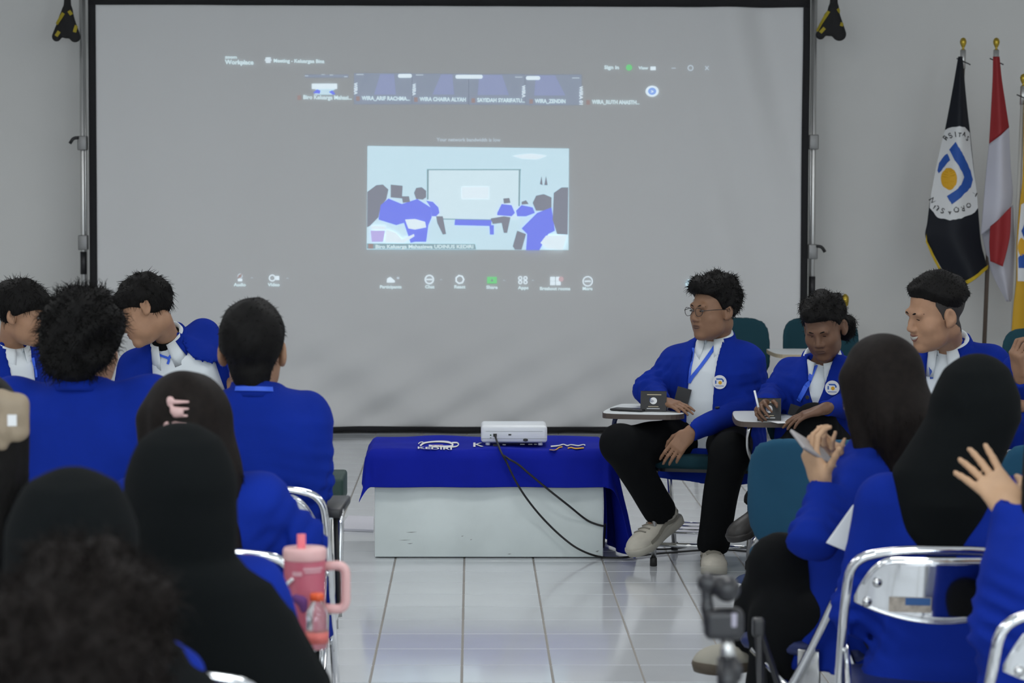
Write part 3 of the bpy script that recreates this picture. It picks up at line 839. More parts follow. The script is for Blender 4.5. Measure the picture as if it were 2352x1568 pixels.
tag(obj('wall_rear', mesh('wall_rear', v, f), M_WALL), kind='structure')
M_GLASS = mat('window_glass', (.9, .95, 1), .02, trans=1.0)
for i, (a, b) in enumerate(zip(xs[1::2], xs[2::2])):
    w = empty('window_%d' % (i + 1), ((a + b) / 2, Y0 - .08, 1.2)); tag(w, kind='structure')
    h_ = (b - a) / 2
    v, f = join_vf([box_vf((-h_, -.02, 0), (h_, .02, .05)), box_vf((-h_, -.02, 1.55), (h_, .02, 1.6)), box_vf((-h_, -.02, .05), (-h_ + .05, .02, 1.55)),
                    box_vf((h_ - .05, -.02, .05), (h_, .02, 1.55)), box_vf((-.025, -.02, .05), (.025, .02, 1.55))])
    obj('window_frame', mesh('window_frame', v, f), M_ALU, w)
for (x, y) in CEIL_PTS:
    c = empty('ceiling_light', (x, y, Z1)); lit = y < 13; tag(c, 'lit white panel lamp over the audience' if lit else 'switched-off white panel lamp over the screen end', 'ceiling lamp', 'lit ceiling panel lamps' if lit else 'unlit ceiling panel lamps')
    v, f = join_vf([box_vf((-.6, -.3, -.05), (.6, -.28, 0)), box_vf((-.6, .28, -.05), (.6, .3, 0)), box_vf((-.6, -.28, -.05), (-.58, .28, 0)), box_vf((.58, -.28, -.05), (.6, .28, 0))])
    obj('lamp_frame', mesh('lamp_frame', v, f), M_ALU, c)
    v, f = box_vf((-.58, -.28, -.03), (.58, .28, 0)); obj('diffuser', mesh('diffuser', v, f), mat('lamp_diffuser', (.9, .92, .95), .5, emis=4.0) if lit else mat('unlit_diffuser', (.8, .8, .8), .5), c)
# ---- floor: grout bed and single glazed tiles
TS = 0.30
gx = PF(1066.5, 1283)[0] % TS
gy = PF(1150, 1312)[1] % TS
flo = tag(obj('floor', mesh('floor', *box_vf((X0 - .1, Y0 - .1, -.06), (X1 + .1, Y1, -.0035))), M_GROUT), kind='structure')
tm_ = bpy.data.meshes.new('tile')
hg = TS / 2 - .0028
bmv = [(-hg, -hg, -.004), (hg, -hg, -.004), (hg, hg, -.004), (-hg, hg, -.004)]
e_ = hg - .0022
bmv += [(-e_, -e_, 0), (e_, -e_, 0), (e_, e_, 0), (-e_, e_, 0)]
bmf = [(4, 5, 6, 7), (0, 1, 5, 4), (1, 2, 6, 5), (2, 3, 7, 6), (3, 0, 4, 7)]
tm_.from_pydata(bmv, [], bmf); tm_.materials.append(M_TILE)
def proj(p):
    q = np.asarray(p) - CAM; d = q @ CF; return W / 2 + FPX * (q @ CR) / d, H / 2 - FPX * (q @ CU) / d
cand, rest = [], []
nx0, nx1 = int(math.floor((X0 - gx) / TS)), int(math.ceil((X1 - gx) / TS)); ny0, ny1 = int(math.floor((Y0 - gy) / TS)), int(math.ceil((Y1 - gy) / TS))
for i in range(nx0, nx1):
    for j in range(ny0, ny1):
        cx, cy = gx + (i + .5) * TS, gy + (j + .5) * TS
        if cy > Y1 - .1: continue
        if cy > 5:
            px, py = proj((cx, cy, 0))
            if py < 1590 and 720 < px < 1960 and cy < 16.7: cand.append((cy, cx)); continue
        rest.append((cx, cy))
cand.sort(); 
for (cy, cx) in cand[:300]:
    obj('tile', tm_, parent=flo, loc=(cx, cy, 0))
rest += [(cx, cy) for cy, cx in cand[300:]]
A = np.array(bmv)[None] + np.array([(x, y, 0) for x, y in rest])[:, None]
Fq = (np.array(bmf)[None] + 8 * np.arange(len(rest))[:, None, None]).reshape(-1, 4)
tag(obj('tiles', mesh('tiles', A.reshape(-1, 3), Fq), M_TILE, flo), kind='stuff')

# ================================================================== projection screen
SY = 16.62
sx0, sx1 = P(205, 500, SY)[0], P(1856, 500, SY)[0]
sz0, sz1 = 0.012, P(1000, -12, SY)[2]
scr = empty('projection_screen', ((sx0 + sx1) / 2, SY, 0))
tag(scr, 'large white projection screen with black borders showing a video call', 'projection screen')
SW, SH = sx1 - sx0, sz1 - sz0
def g1(x, c, w): return np.exp(-((x - c) / w) ** 2)
def sfold(x, z):
    """drape of the fabric (towards the viewer is negative y)"""
    u = (x - sx0) / SW; t = (z - sz0) / SH
    y = .020 * np.sin(u * 26 + 1.2 * np.sin(t * 2)) * (g1(u, .06, .10) + g1(u, .93, .10))
    y += .004 * np.sin(u * 60 + 1.5 * t)
    dg = (u - .93) * 2.1 - (t - .85) * -.35
    y += .034 * np.sin(dg * 30) * g1(u, .93 - .06 * (1 - t), .09) * np.clip(t + .15, 0, 1)
    lo = np.clip((.26 - t) / .26, 0, 1)
    y += .040 * lo * np.sin((u * 1.5 + t * .9) * 34 + 2.0 * np.sin(u * 9)) * (.35 + .65 * np.sin(u * 5.2) ** 2)
    y += .022 * lo * np.sin((u * 1.2 - t * 1.3) * 47)
    y += .030 * np.sin(u * math.pi) * np.sin(np.clip(t, 0, 1) * math.pi)
    return y
nu, nv = 200, 120
gu, gz = np.meshgrid(np.linspace(sx0, sx1, nu), np.linspace(sz0, sz1, nv), indexing='ij')
g = np.stack([gu, SY + sfold(gu, gz), gz], -1)
v, f = slab_vf(g, np.array([0, .004, 0.]))
wobj('screen_fabric', v, f, M_SCREEN, scr, True)
BW = P(222, 500, SY)[0] - sx0
def strip(name, xa, xb, za, zb, m_, n=60, off=.006):
    a, b = np.meshgrid(np.linspace(xa, xb, n if abs(xb - xa) > abs(zb - za) else 3), np.linspace(za, zb, n if abs(zb - za) > abs(xb - xa) else 3), indexing='ij')
    gg = np.stack([a, SY + sfold(a, b) - off, b], -1); v, f = slab_vf(gg, np.array([0, -.004, 0])); v = np.asarray(v)
    return wobj(name, v, f[:, ::-1], m_, scr, True)
strip('side_border', sx0, sx0 + BW, sz0, sz1, M_BLACKCLOTH)
strip('side_border', sx1 - BW * .95, sx1, sz0, sz1, M_BLACKCLOTH)
strip('top_border', sx0, sx1, P(1000, 14, SY)[2], sz1, M_BLACKCLOTH, off=.008)
strip('bottom_border', sx0, sx1, sz0, P(1000, 979, SY)[2], M_BLACKCLOTH, off=.008)
for px, cl, grip, sd in ((191, ((312, 345), (540, 574)), (578, 630), -1), (1867, ((309, 343), (561, 595)), (635, 685), 1)):
    pc = P(px, 500, SY + .03); x = pc[0]
    v, f = tube_vf([(x, SY + .03, 0.0), (x, SY + .03, sz1 + .12)], .017, 12); wobj('frame_post', v, f, M_ALU, scr, True)
    v, f = tube_vf([(x + .016 * sd * -1, SY + .035, 0.3), (x + .016 * sd * -1, SY + .035, sz1 + .12)], .009, 8); wobj('frame_rail', v, f, M_ALU, scr, True)
    for k, (a, b) in enumerate(cl):
        za, zb = P(px, a, SY)[2], P(px, b, SY)[2]
        me = bev_box('clamp', (x - .030, SY - .005, zb), (x + .030, SY + .065, za), .006)
        me.transform(Matrix.Translation(-Vector(scr.location))); c_ = obj('clamp', me, M_GREYPL, scr)
        if (k == 0) == (sd < 0):
            v, f = tube_vf(fillet([(x + .02 * sd, SY + .0, za - .012), (x + .055 * sd, SY - .005, za - .014), (x + .078 * sd, SY - .005, za - .05)], .02), .011, 8)
            wobj('clamp_lever', v, f, M_BLACKPL, scr, True)
    v, f = tube_vf([(x, SY + .03, P(px, grip[1], SY)[2]), (x, SY + .03, P(px, grip[0], SY)[2])], .021, 12); wobj('post_grip', v, f, M_BLACKPL, scr, True)
    # foot bar on the floor, behind the fabric
    v, f = tube_vf([(x, SY + .03, .014), (x, SY + .40, .014)], .013, 8); wobj('foot_bar', v, f, M_ALU, scr, True)
v, f = tube_vf([(sx0 - .06, SY + .03, sz1 + .03), (sx1 + .06, SY + .03, sz1 + .03)], .02, 10); wobj('top_bar', v, f, M_BLACKPL, scr, True)

# ---- what the projector throws on the fabric
def fill2d(poly, maxlen):
    bm = bmesh.new(); vs = [bm.verts.new((x, y, 0)) for x, y in poly]; bm.faces.new(vs)
    bmesh.ops.triangulate(bm, faces=bm.faces)
    for _ in range(5):
        e = [q for q in bm.edges if q.calc_length() > maxlen]
        if not e: break
        bmesh.ops.subdivide_edges(bm, edges=e, cuts=1); bmesh.ops.triangulate(bm, faces=bm.faces)
    bm.verts.index_update()
    v = np.array([q.co[:2] for q in bm.verts]); f = [[q.index for q in fc.verts] for fc in bm.faces]; bm.free()
    return v, f
def light(name, base, rgb):              # projected light added to the fabric it falls on
    return mat('projected_' + name, (base, base, base), .8, emis=1.0, ecol=rgb)
L_TXT = light('text', .74, (.36, .50, .54)); L_WHITE = light('white', .74, (.42, .52, .58)); L_PALE = light('pale', .74, (.25, .42, .50))
L_BLUE = light('blue', .25, (.09, .13, .72)); L_GREY = light('grey', .30, (.11, .12, .17)); L_GREEN = light('green', .30, (.07, .48, .13))
L_VIO = light('violet', .60, (.05, .08, .24)); L_VIO2 = light('dim_violet', .60, (.03, .06, .13)); L_RED = light('red', .55, (.12, .03, .02))
L_SOFT = light('soft', .74, (.20, .26, .31)); L_TRIM = light('frame_tone', .40, (.10, .21, .25)); L_SCR2 = light('screen_tone', .74, (.32, .46, .52))
LAY = [0]
def to_scr(v2, off):
    o = np.array([P(x, y, SY) for x, y in v2]); return np.stack([o[:, 0], SY + sfold(o[:, 0], o[:, 2]) - off, o[:, 2]], 1)
def decal(name, poly, m_, lay=1):
    if len(poly) == 4 and all(isinstance(q, (int, float)) for q in poly):
        x0, y0, x1, y1 = poly; poly = [(x0, y0), (x1, y0), (x1, y1), (x0, y1)]
    v, f = fill2d(poly, 14); return wobj(name, to_scr(v, .004 + .0012 * lay), f, m_, scr, True)
def stext(s, px, py, h, m_=None, lay=3, rot=0, wid=None, bold=.028, slope=.012):
    v, f = text_mesh(s, 1.0, bold); v = v[:, :2]
    sc_ = h / .72; sxx = sc_ if wid is None else wid / max(v[:, 0].max(), 1e-3)
    q = np.stack([v[:, 0] * sxx, -v[:, 1] * sc_], 1)
    if rot: q = np.stack([-q[:, 1], q[:, 0]], 1)
    q = q + np.array([px, py]); q[:, 1] += (q[:, 0] - px) * slope
    return wobj('projected_text', to_scr(q, .004 + .0012 * lay), f, m_ or L_TXT, scr)
stext('zoom', 517, 134, 7, wid=27); stext('Workplace', 517, 147, 10, wid=65)
stext('Meeting - Keluargaa Bina', 628, 143, 8, wid=117); 
for i, w in enumerate((12, 15, 11)): decal('projected_icon', (616 - w / 2, 132 + 4.4 * i, 616 + w / 2, 135.2 + 4.4 * i), L_WHITE, 3)
stext('Sign in', 1388, 158, 8, wid=34); stext('View', 1467, 159, 7, wid=22); decal('projected_icon', (1494, 153, 1506, 161), L_WHITE, 3)
decal('projected_icon', [(1445 + x, 155 + y) for x, y in disc(7, 16)], L_GREEN, 3)
decal('projected_icon', (1542, 155.6, 1552, 157.6), L_SOFT, 3)
ringp = lambda cx, cy, ra, rb, k=20: [[(cx + ra * math.cos(a), cy + ra * math.sin(a)), (cx + ra * math.cos(b), cy + ra * math.sin(b)), (cx + rb * math.cos(b), cy + rb * math.sin(b)), (cx + rb * math.cos(a), cy + rb * math.sin(a))]
                                      for a, b in [(2 * math.pi * i / k, 2 * math.pi * (i + 1) / k) for i in range(k)]]
def sring(cx, cy, ra, rb, m_, k=16):
    V, Fc = [], []
    for q in ringp(cx, cy, ra, rb, k):
        Fc.append(tuple(range(len(V), len(V) + 4))); V += q
    wobj('projected_icon', to_scr(np.array(V), .008), Fc, m_, scr)
sring(1586, 156, 7, 4.5, L_SOFT)
decal('projected_icon', [(1619, 152), (1621, 151), (1629, 160), (1627, 161)], L_SOFT, 3); decal('projected_icon', [(1627, 151), (1629, 152), (1621, 161), (1619, 160)], L_SOFT, 3)
# gallery strip
tiles_ = [(813, 168, 946, 239), (947, 169, 1076, 239), (1077, 170, 1206, 240), (1207, 171, 1336, 241)]
for i, (a, b, c, d) in enumerate(tiles_):
    decal('projected_tile', (a, b, c, d), L_VIO2, 0)
    if i < 2: pts = [(a + 60 + 6 * i, b + 2), (a + 92, b + 2), (a + 96, d - 22), (a + 46, d - 22)]
    else: pts = [(a + 24, b + 2), (a + 76 - 8 * (i - 2), b + 2), (a + 92, d - 22), (a + 20, d - 22)]
    decal('projected_glow', pts, L_VIO, 1)
decal('projected_icon', (716, 192, 774, 204), L_WHITE, 2); decal('projected_icon', [(722, 204), (770, 204), (758, 212), (766, 217), (720, 217), (734, 210)], L_PALE, 1)
decal('projected_icon', [(719, 213), (728, 205), (736, 208), (734, 215)], L_BLUE, 3); decal('projected_icon', [(755, 211), (763, 207), (770, 216), (764, 217)], L_BLUE, 3)
decal('projected_icon', (700, 171, 800, 178), L_VIO2, 0)
for x, y in ((704, 174), (742, 171), (761, 172), (794, 176)): decal('projected_icon', (x - 4, y - 1, x + 4, y + 1), L_SOFT, 2)
for x0, x1, y in ((914, 946, 174), (1046, 1109, 176), (1208, 1241, 179)):
    k = [(x0 + 4 + 4 * math.cos(a), y + 4.3 * math.sin(a)) for a in np.linspace(math.pi / 2, 3 * math.pi / 2, 7)] + [(x1 - 4 + 4 * math.cos(a), y + 4.3 * math.sin(a)) for a in np.linspace(-math.pi / 2, math.pi / 2, 7)]
    decal('projected_pill', k, L_WHITE, 3)
for x, y in ((818, 170), (955, 171), (1183, 176), (1314, 178)): decal('projected_icon', (x, y, x + 17, y + 2), L_SOFT, 2)
for s_, x, y, w in (('WIRA', 813, 190, 27), ('WIRA', 947, 192, 27), ('WIRA', 1199, 196, 28), ('WIRA 01', 1331, 198, 42)): stext(s_, x, y, 8, L_WHITE, 3, rot=1, wid=w)
for s_, x, w in (('Biro Keluarga Mahasi...', 696, 112), ('WIRA_ARIF RACHMA...', 831, 110), ('WIRA CHAIRA ALYAH', 964, 106), ('SAYIDAH SYARIFATU...', 1096, 110), ('WIRA_ZENDIN', 1229, 70), ('WIRA_RUTH ANASTH...', 1360, 109)):
    y = 227 + (x - 696) * .0165; stext(s_, x, y, 9, L_TXT, 3, wid=w)
    decal('projected_icon', (x - 13, y - 8, x - 5, y + 2), L_RED, 2)
decal('projected_icon', [(1498 + 15 * x, 209.5 + 12.5 * y) for x, y in disc(1, 24)], L_WHITE, 2); decal('projected_icon', [(1498 + 9.5 * x, 209.5 + 8.5 * y) for x, y in disc(1, 20)], light('button_blue', .40, (.10, .24, .62)), 4)
stext('>', 1495, 214, 8, L_WHITE, 6)
stext('Your network bandwidth is low', 1003, 324, 8, L_SOFT, wid=147, slope=.006)
# the shared picture of the room
def pic(*q): return [(843 + (x - 168) / 3.92, 335 + (y - 137) / 3.92) for x, y in q]
decal('projected_picture', [(844, 335), (1307, 341), (1306, 574), (842, 573)], L_PALE, 0)
decal('projected_screen_picture', pic((715, 350), (1550, 350), (1535, 800), (720, 790)), L_SCR2, 1)
for q in (((715, 345), (1555, 345), (1555, 356), (715, 356)), ((706, 345), (724, 345), (722, 620), (706, 620)), ((1535, 345), (1552, 345), (1545, 680), (1530, 680)), ((830, 790), (1290, 798), (1290, 806), (830, 800))): decal('projected_frame', pic(*q), L_TRIM, 2)
decal('projected_glow', pic((1020, 505), (1265, 505), (1265, 612), (1020, 612)), L_WHITE, 3)
decal('projected_lamp', pic((1480, 225), (1640, 205), (1790, 225), (1700, 258), (1560, 250)), L_WHITE, 1)
for q, m_ in ((((170, 550), (250, 490), (310, 484), (360, 530), (340, 620), (290, 680), (270, 780), (190, 860), (168, 870)), L_GREY),
              (((380, 485), (488, 495), (482, 610), (380, 600)), L_GREY), (((590, 560), (610, 515), (660, 508), (700, 540), (700, 600), (670, 620), (610, 615)), L_GREY),
              (((290, 670), (360, 610), (480, 660), (620, 615), (740, 690), (750, 780), (720, 850), (700, 1000), (600, 1000), (560, 1010), (500, 830), (430, 850), (270, 800)), L_BLUE),
              (((700, 630), (760, 640), (810, 690), (820, 740), (790, 770), (750, 770), (740, 690)), L_BLUE), (((480, 590), (545, 590), (555, 640), (490, 650)), L_GREY),
              (((790, 770), (850, 770), (880, 930), (850, 935), (800, 830)), L_GREY), (((960, 800), (1290, 805), (1285, 858), (955, 850)), L_BLUE), (((1270, 850), (1310, 850), (1310, 935), (1275, 935)), L_BLUE),
              (((1395, 610), (1450, 605), (1460, 650), (1400, 655)), L_GREY), (((1340, 740), (1380, 660), (1470, 670), (1500, 740), (1470, 770), (1340, 760)), L_BLUE),
              (((1280, 790), (1400, 770), (1460, 780), (1430, 920), (1400, 920), (1380, 830), (1300, 840)), L_GREY), (((1560, 640), (1600, 625), (1625, 660), (1560, 665)), L_GREY),
              (((1510, 720), (1560, 670), (1660, 690), (1680, 740), (1600, 770), (1520, 770)), L_BLUE), (((1660, 650), (1690, 585), (1760, 570), (1830, 600), (1830, 690), (1760, 720), (1690, 720)), L_GREY),
              (((1560, 880), (1700, 740), (1830, 690), (1860, 900), (1800, 930), (1720, 1075), (1600, 1075), (1610, 930)), L_BLUE), (((1850, 560), (1920, 510), (1980, 510), (1975, 935), (1880, 930), (1840, 800)), L_GREY),
              (((1480, 1040), (1520, 900), (1600, 930), (1560, 1070), (1500, 1070)), L_GREY), (((1725, 480), (1740, 405), (1750, 490)), L_GREY), (((1765, 490), (1780, 405), (1795, 490)), L_GREY),
              (((200, 900), (330, 900), (310, 1000), (210, 1000)), light('pink', .5, (.28, .22, .55))), (((205, 855), (335, 860), (335, 890), (205, 885)), L_WHITE),
              (((510, 800), (600, 795), (690, 820), (700, 870), (600, 890), (540, 880)), L_WHITE), (((1730, 1010), (1780, 945), (1970, 940), (1930, 1075), (1790, 1060)), L_WHITE), (((340, 890), (430, 920), (480, 980), (590, 930), (595, 950), (500, 1010), (330, 1005)), L_WHITE)):
    LAY[0] += 1; decal('projected_figure', pic(*q), m_, 3 + LAY[0] * .35)
decal('projected_caption_bar', pic((168, 1015), (1140, 1020), (1150, 1068), (168, 1062)), L_TRIM, 13)
stext('Biro Keluarga Mahasiswa UDINUS KEDIRI', 862, 570, 8, L_TXT, 15, wid=225, slope=0); decal('projected_icon', (846, 560, 857, 571), L_RED, 15)
# tool bar
for s_, x, y, w in (('Audio', 537, 657, 27), ('Video', 615, 657, 27), ('Participants', 872, 662, 50), ('Chat', 976, 662, 22), ('React', 1043, 662, 26), ('Share', 1117, 663, 26), ('Apps', 1190, 664, 24), ('Breakout rooms', 1240, 666, 70), ('More', 1338, 666, 23)):
    stext(s_, x, y, 7, L_TXT, 3, wid=w, slope=.006)
sring(551, 634, 6, 3.5, L_SOFT); decal('projected_icon', (546, 640, 556, 646), L_WHITE, 3); decal('projected_icon', [(545, 640), (548, 632), (556, 628), (553, 637)], L_RED, 4)
sring(625, 638.5, 8, 5.5, L_WHITE); decal('projected_icon', (633, 634, 641, 643), L_WHITE, 3)
for x, y in ((578, 638), (660, 639), (1013, 642), (1158, 644), (1224, 644)): decal('projected_icon', [(x - 4, y + 1.2), (x, y - 1.6), (x + 4, y + 1.2), (x, y + .4)], L_SOFT, 3)
decal('projected_icon', [(888, 649), (889, 640), (896, 636), (902, 641), (907, 645), (906, 649)], L_WHITE, 3); decal('projected_icon', (911, 636, 917, 641), L_SOFT, 3)
sring(986, 642, 11, 8, L_WHITE); decal('projected_icon', (979, 640.5, 993, 643.5), L_WHITE, 3)
sring(1056, 642, 11, 7.5, L_WHITE, 7); decal('projected_icon', (1119, 636, 1141, 651), L_GREEN, 3); decal('projected_icon', [(1127, 646), (1130, 640), (1133, 646)], L_GREY, 5)
for x, y in ((1195, 639), (1207, 639), (1195, 648), (1207, 648)): sring(x, y, 5, 2.6, L_WHITE, 10)
for q in ((1264, 636, 1275, 645), (1277, 636, 1288, 645), (1264, 646, 1275, 655), (1277, 646, 1288, 655)): decal('projected_icon', q, L_WHITE, 3)
decal('projected_icon', [(1289 + 6 * x, 641 + 6 * y) for x, y in disc(1, 14)], light('badge_pink', .6, (.28, .14, .16)), 5)
sring(1350, 646, 12, 9.5, L_WHITE); decal('projected_icon', (1343, 644.5, 1357, 647.5), L_WHITE, 3)
decal('projected_icon', [(1583 + 8 * x, 652 + 10 * y) for x, y in disc(1, 12)], L_PALE, 3)

# ================================================================== black and yellow strap bundles by the screen top
M_STRAP = mat('black_webbing', (.010, .010, .011), .8, bump=.3, bscale=500); M_YEL = mat('yellow_webbing', (.42, .33, .02), .7)
def bundle(label, top, lobes, stripes):
    Yb = SY - .02
    F = Field(); c0 = P(*top, Yb)
    for a, b, ra, rb in lobes: F.cone(P(*a, Yb), P(*b, Yb), ra, rb, .02, flat=(np.array([0, 1., 0]), .6))
    F.post.append(folds_post(3, .004, 30, 70))
    v, f = F.mesh(.006)
    o = wobj('strap_bundle', v, f, M_STRAP, None, True); tag(o, label, 'strap')
    for q in stripes:
        pts, nr = cam_cast(F, catmull([(x, y, 0) for x, y in q], 4)[:, :2], Yb - .3)
        ok = np.abs(pts[:, 1] - Yb) < .12
        if ok.sum() < 3: continue
        pts, nr = pts[ok], nr[ok]
        v, f = ribbon(pts, nr, .022, .004, .0); wobj('yellow_stripe', v, f, M_YEL, o)
    return o
bundle('black and yellow strap bundle hanging beside the screen at the edge away from the flags', (155, -20), [((155, -25), (154, 25), .020, .024), ((154, 25), (130, 84), .026, .032), ((154, 25), (172, 84), .028, .036), ((152, 40), (152, 75), .04, .04)],
       [((146, 30), (134, 50), (121, 72)), ((136, 72), (129, 83)), ((176, 55), (171, 74)), ((158, 25), (164, 34))])
bundle('black and yellow strap bundle hanging between the screen and the flags', (1914, -20), [((1915, -25), (1915, 20), .024, .026), ((1915, 20), (1884, 80), .028, .030), ((1915, 20), (1928, 78), .032, .045), ((1905, 40), (1905, 70), .035, .035)],
       [((1904, 26), (1890, 48), (1877, 72)), ((1894, 64), (1884, 75)), ((1936, 45), (1932, 60)), ((1924, 20), (1928, 28))])

# ================================================================== flags
M_FBLK = mat('black_flag_satin', (.006, .008, .014), .6, spec=.3); M_FRED = mat('red_flag_satin', (.30, .012, .016), .6); M_FWHT = mat('white_flag_satin', (.58, .58, .66), .65)
M_FYEL = mat('yellow_flag_satin', (.60, .34, .01), .6); M_FRINGE = mat('gold_fringe', (.55, .38, .01), .7); M_POLE = mat('dark_wood_pole', (.09, .065, .05), .5); M_GOLD = mat('brass_finial', (.50, .36, .05), .3, metal=.8)
M_POLEL = mat('pale_pole', (.55, .54, .50), .45)
def flagpole(label, top, foot, Yf, m_, finial=True, r=.014):
    a = P(*top, Yf); dirv = (P(*foot, Yf) - a); b = a + dirv * (a[2] / -dirv[2])
    e = empty('flag', (b[0], b[1], 0)); tag(e, label, 'flag')
    v, f = tube_vf([b, a], r, 10); wobj('flagpole', v, f, m_, e, True)
    v, f = lathe_vf([(.001, 0), (.13, 0), (.13, .02), (.06, .05), (.03, .10), (.02, .22)], 20, b); wobj('pole_base', v, f, M_GOLD, e, True)
    if finial:
        v, f = lathe_vf([(.004, -.05), (.016, -.045), (.016, -.01), (.006, 0), (.012, .012), (.020, .030), (.022, .045), (.016, .062), (.004, .070)], 14, a + nrm(a - b) * .03); wobj('finial', v, f, M_GOLD, e, True)
        v, f = tube_vf([a - nrm(a - b) * .10, a + nrm(a - b) * .02], .019, 10); wobj('pole_socket', v, f, M_ALU, e, True)
        v, f = tube_vf([a + np.array([-.045, -.02, -.035]), a + np.array([.045, -.02, -.075])], .004, 6); wobj('hanger_pin', v, f, M_BLACKPL, e)
    return e
class Sheet:
    """hanging cloth: rows of left/right photo points at the flag's depth, bulged and rippled"""
    def __init__(s, L, R, Yf, bulge=.06, rip=.012, nr=2.5, ph=0, n=28):
        s.L = catmull([(x, y, 0) for x, y in L], 6)[:, :2]; s.R = catmull([(x, y, 0) for x, y in R], 6)[:, :2]
        s.Y, s.b, s.r, s.nr, s.ph, s.n = Yf, bulge, rip, nr, ph, n
    def pos(s, u, v, off=0.0):
        k = np.clip(np.asarray(v), 0, 1) * (len(s.L) - 1); i = np.arange(len(s.L))
        lx, ly, rx, ry = (np.interp(k, i, a) for a in (s.L[:, 0], s.L[:, 1], s.R[:, 0], s.R[:, 1]))
        px = lx + (rx - lx) * u; py = ly + (ry - ly) * u
        o = np.array([P(a, b, s.Y) for a, b in zip(px.ravel(), py.ravel())])
        w = np.clip((rx - lx) / 60, .25, 1).ravel(); uu = np.broadcast_to(u, px.shape).ravel()
        o[:, 1] += -s.b * np.sin(uu * math.pi) * w + s.r * np.sin(uu * 6.28 * s.nr + s.ph) * w - off
        return o
    def inv(s, px, py):
        """photo point -> u,v by row search"""
        out = []
        for x, y in zip(px, py):
            best = None
            for i in range(len(s.L) - 1):
                for t in (0, .25, .5, .75):
                    l = s.L[i] * (1 - t) + s.L[i + 1] * t; r = s.R[i] * (1 - t) + s.R[i + 1] * t
                    u = (x - l[0]) / (r[0] - l[0] + 1e-6); yy = l[1] + (r[1] - l[1]) * u; e = abs(yy - y)
                    if best is None or e < best[0]: best = (e, u, (i + t) / (len(s.L) - 1))
            out.append(best[1:])
        return np.array(out)
    def build(s, name, m_, par, th=.004):
        nv_ = len(s.L); u, v = np.meshgrid(np.linspace(0, 1, s.n), np.linspace(0, 1, nv_), indexing='ij')
        g = s.pos(u.ravel(), v.ravel()).reshape(s.n, nv_, 3); v, f = slab_vf(g, np.array([0, th, 0.])); return wobj(name, v, f, m_, par, True)
    def print(s, name, poly, m_, par, off=.004, maxlen=10):
        v, f = fill2d(poly, maxlen); uv = s.inv(v[:, 0], v[:, 1]); return wobj(name, s.pos(uv[:, 0], uv[:, 1], off), f, m_, par, True)
    def text(s, ch, px, py, h, rot, m_, par, off=.006, sx=1.0):
        v, f = text_mesh(ch, 1.0, .01); v = v[:, :2]; v = v - v.mean(0); v = v * h / .72 * np.array([sx, -1]); c, q = math.cos(rot), math.sin(rot)
        v = np.stack([v[:, 0] * c - v[:, 1] * q, v[:, 0] * q + v[:, 1] * c], 1) + np.array([px, py]); uv = s.inv(v[:, 0], v[:, 1])
        return wobj('flag_letter', s.pos(uv[:, 0], uv[:, 1], off), f, m_, par)
FY = 16.35
fb = flagpole('black flag with gold fringe and round blue and gold crest on a pole', (2212, 122), (2196, 760), FY, M_POLE)
fs = Sheet([(2201, 130), (2189, 200), (2178, 260), (2168, 310), (2153, 380), (2138, 450), (2130, 510), (2126, 545), (2148, 590), (2172, 632), (2193, 668)],
           [(2211, 130), (2217, 200), (2223, 260), (2229, 310), (2236, 380), (2244, 450), (2249, 510), (2252, 545), (2256, 570), (2262, 592), (2268, 618)], FY - .03, .08, .006, 1.5)
fs.build('flag_cloth', M_FBLK, fb)
cq = lambda *q: [(2100 + x / 3.92, 280 + y / 3.92) for x, y in q]
fs.print('crest_field', cq((276, 72), (330, 48), (385, 42), (440, 52), (497, 98), (510, 250), (535, 450), (562, 640), (572, 770), (540, 815), (400, 868), (300, 884), (200, 858), (137, 775), (150, 650), (195, 420), (245, 190)), M_WHITE, fb)
fs.print('crest_stroke', cq((300, 245), (350, 185), (440, 330), (500, 440), (522, 520), (500, 590), (430, 650), (315, 740), (275, 670), (400, 570), (430, 500), (410, 450), (340, 340)), M_BLUEP, fb, .007)
fs.print('crest_stroke', cq((285, 285), (305, 345), (260, 400), (215, 465), (205, 440), (220, 370), (250, 320)), M_BLUEP, fb, .007)
fs.print('crest_sun', cq(*[(295 + 65 * math.cos(a), 512 + 97 * math.sin(a)) for a in np.linspace(0, 6.28, 24)[:-1]]), M_GOLDP, fb, .007)
for ch, x, y, r in (('R', 280, 140, -.7), ('S', 312, 122, -.4), ('I', 350, 112, -.1), ('T', 385, 112, .05), ('A', 430, 120, .3), ('S', 470, 150, .6)): fs.text(ch, *cq((x, y))[0], 12, r, M_BLACKP, fb, sx=.9)
for ch, x, y, r in (('N', 160, 705, 1.0), ('U', 195, 765, .6), ('S', 240, 800, .3), ('*', 298, 815, 0), ('O', 355, 790, -.1), ('R', 415, 780, -.2), ('O', 475, 750, -.5), ('T', 545, 650, -1.0)): fs.text(ch, *cq((x, y))[0], 12, r + math.pi, M_BLACKP, fb)
for q in ([(2127, 536), (2129, 553), (2147, 590), (2166, 628), (2179, 655), (2172, 648), (2160, 625), (2142, 592), (2126, 555)], [(2187, 660), (2195, 669), (2232, 644), (2268, 620), (2270, 607), (2232, 632), (2200, 652)]):
    v, f = fill2d(q, 12); uv = fs.inv(v[:, 0], v[:, 1]); wobj('fringe', fs.pos(uv[:, 0], uv[:, 1], .008), f, M_FRINGE, fb)
fr = flagpole('red and white flag on a dark pole between two other flags', (2288, 122), (2262, 760), FY + .02, M_POLE)
Sheet([(2281, 130), (2280, 180), (2277, 240), (2272, 330)], [(2296, 130), (2301, 180), (2310, 240), (2318, 292)], FY - .04, .05, .006, 1.5).build('red_fold', M_FRED, fr)
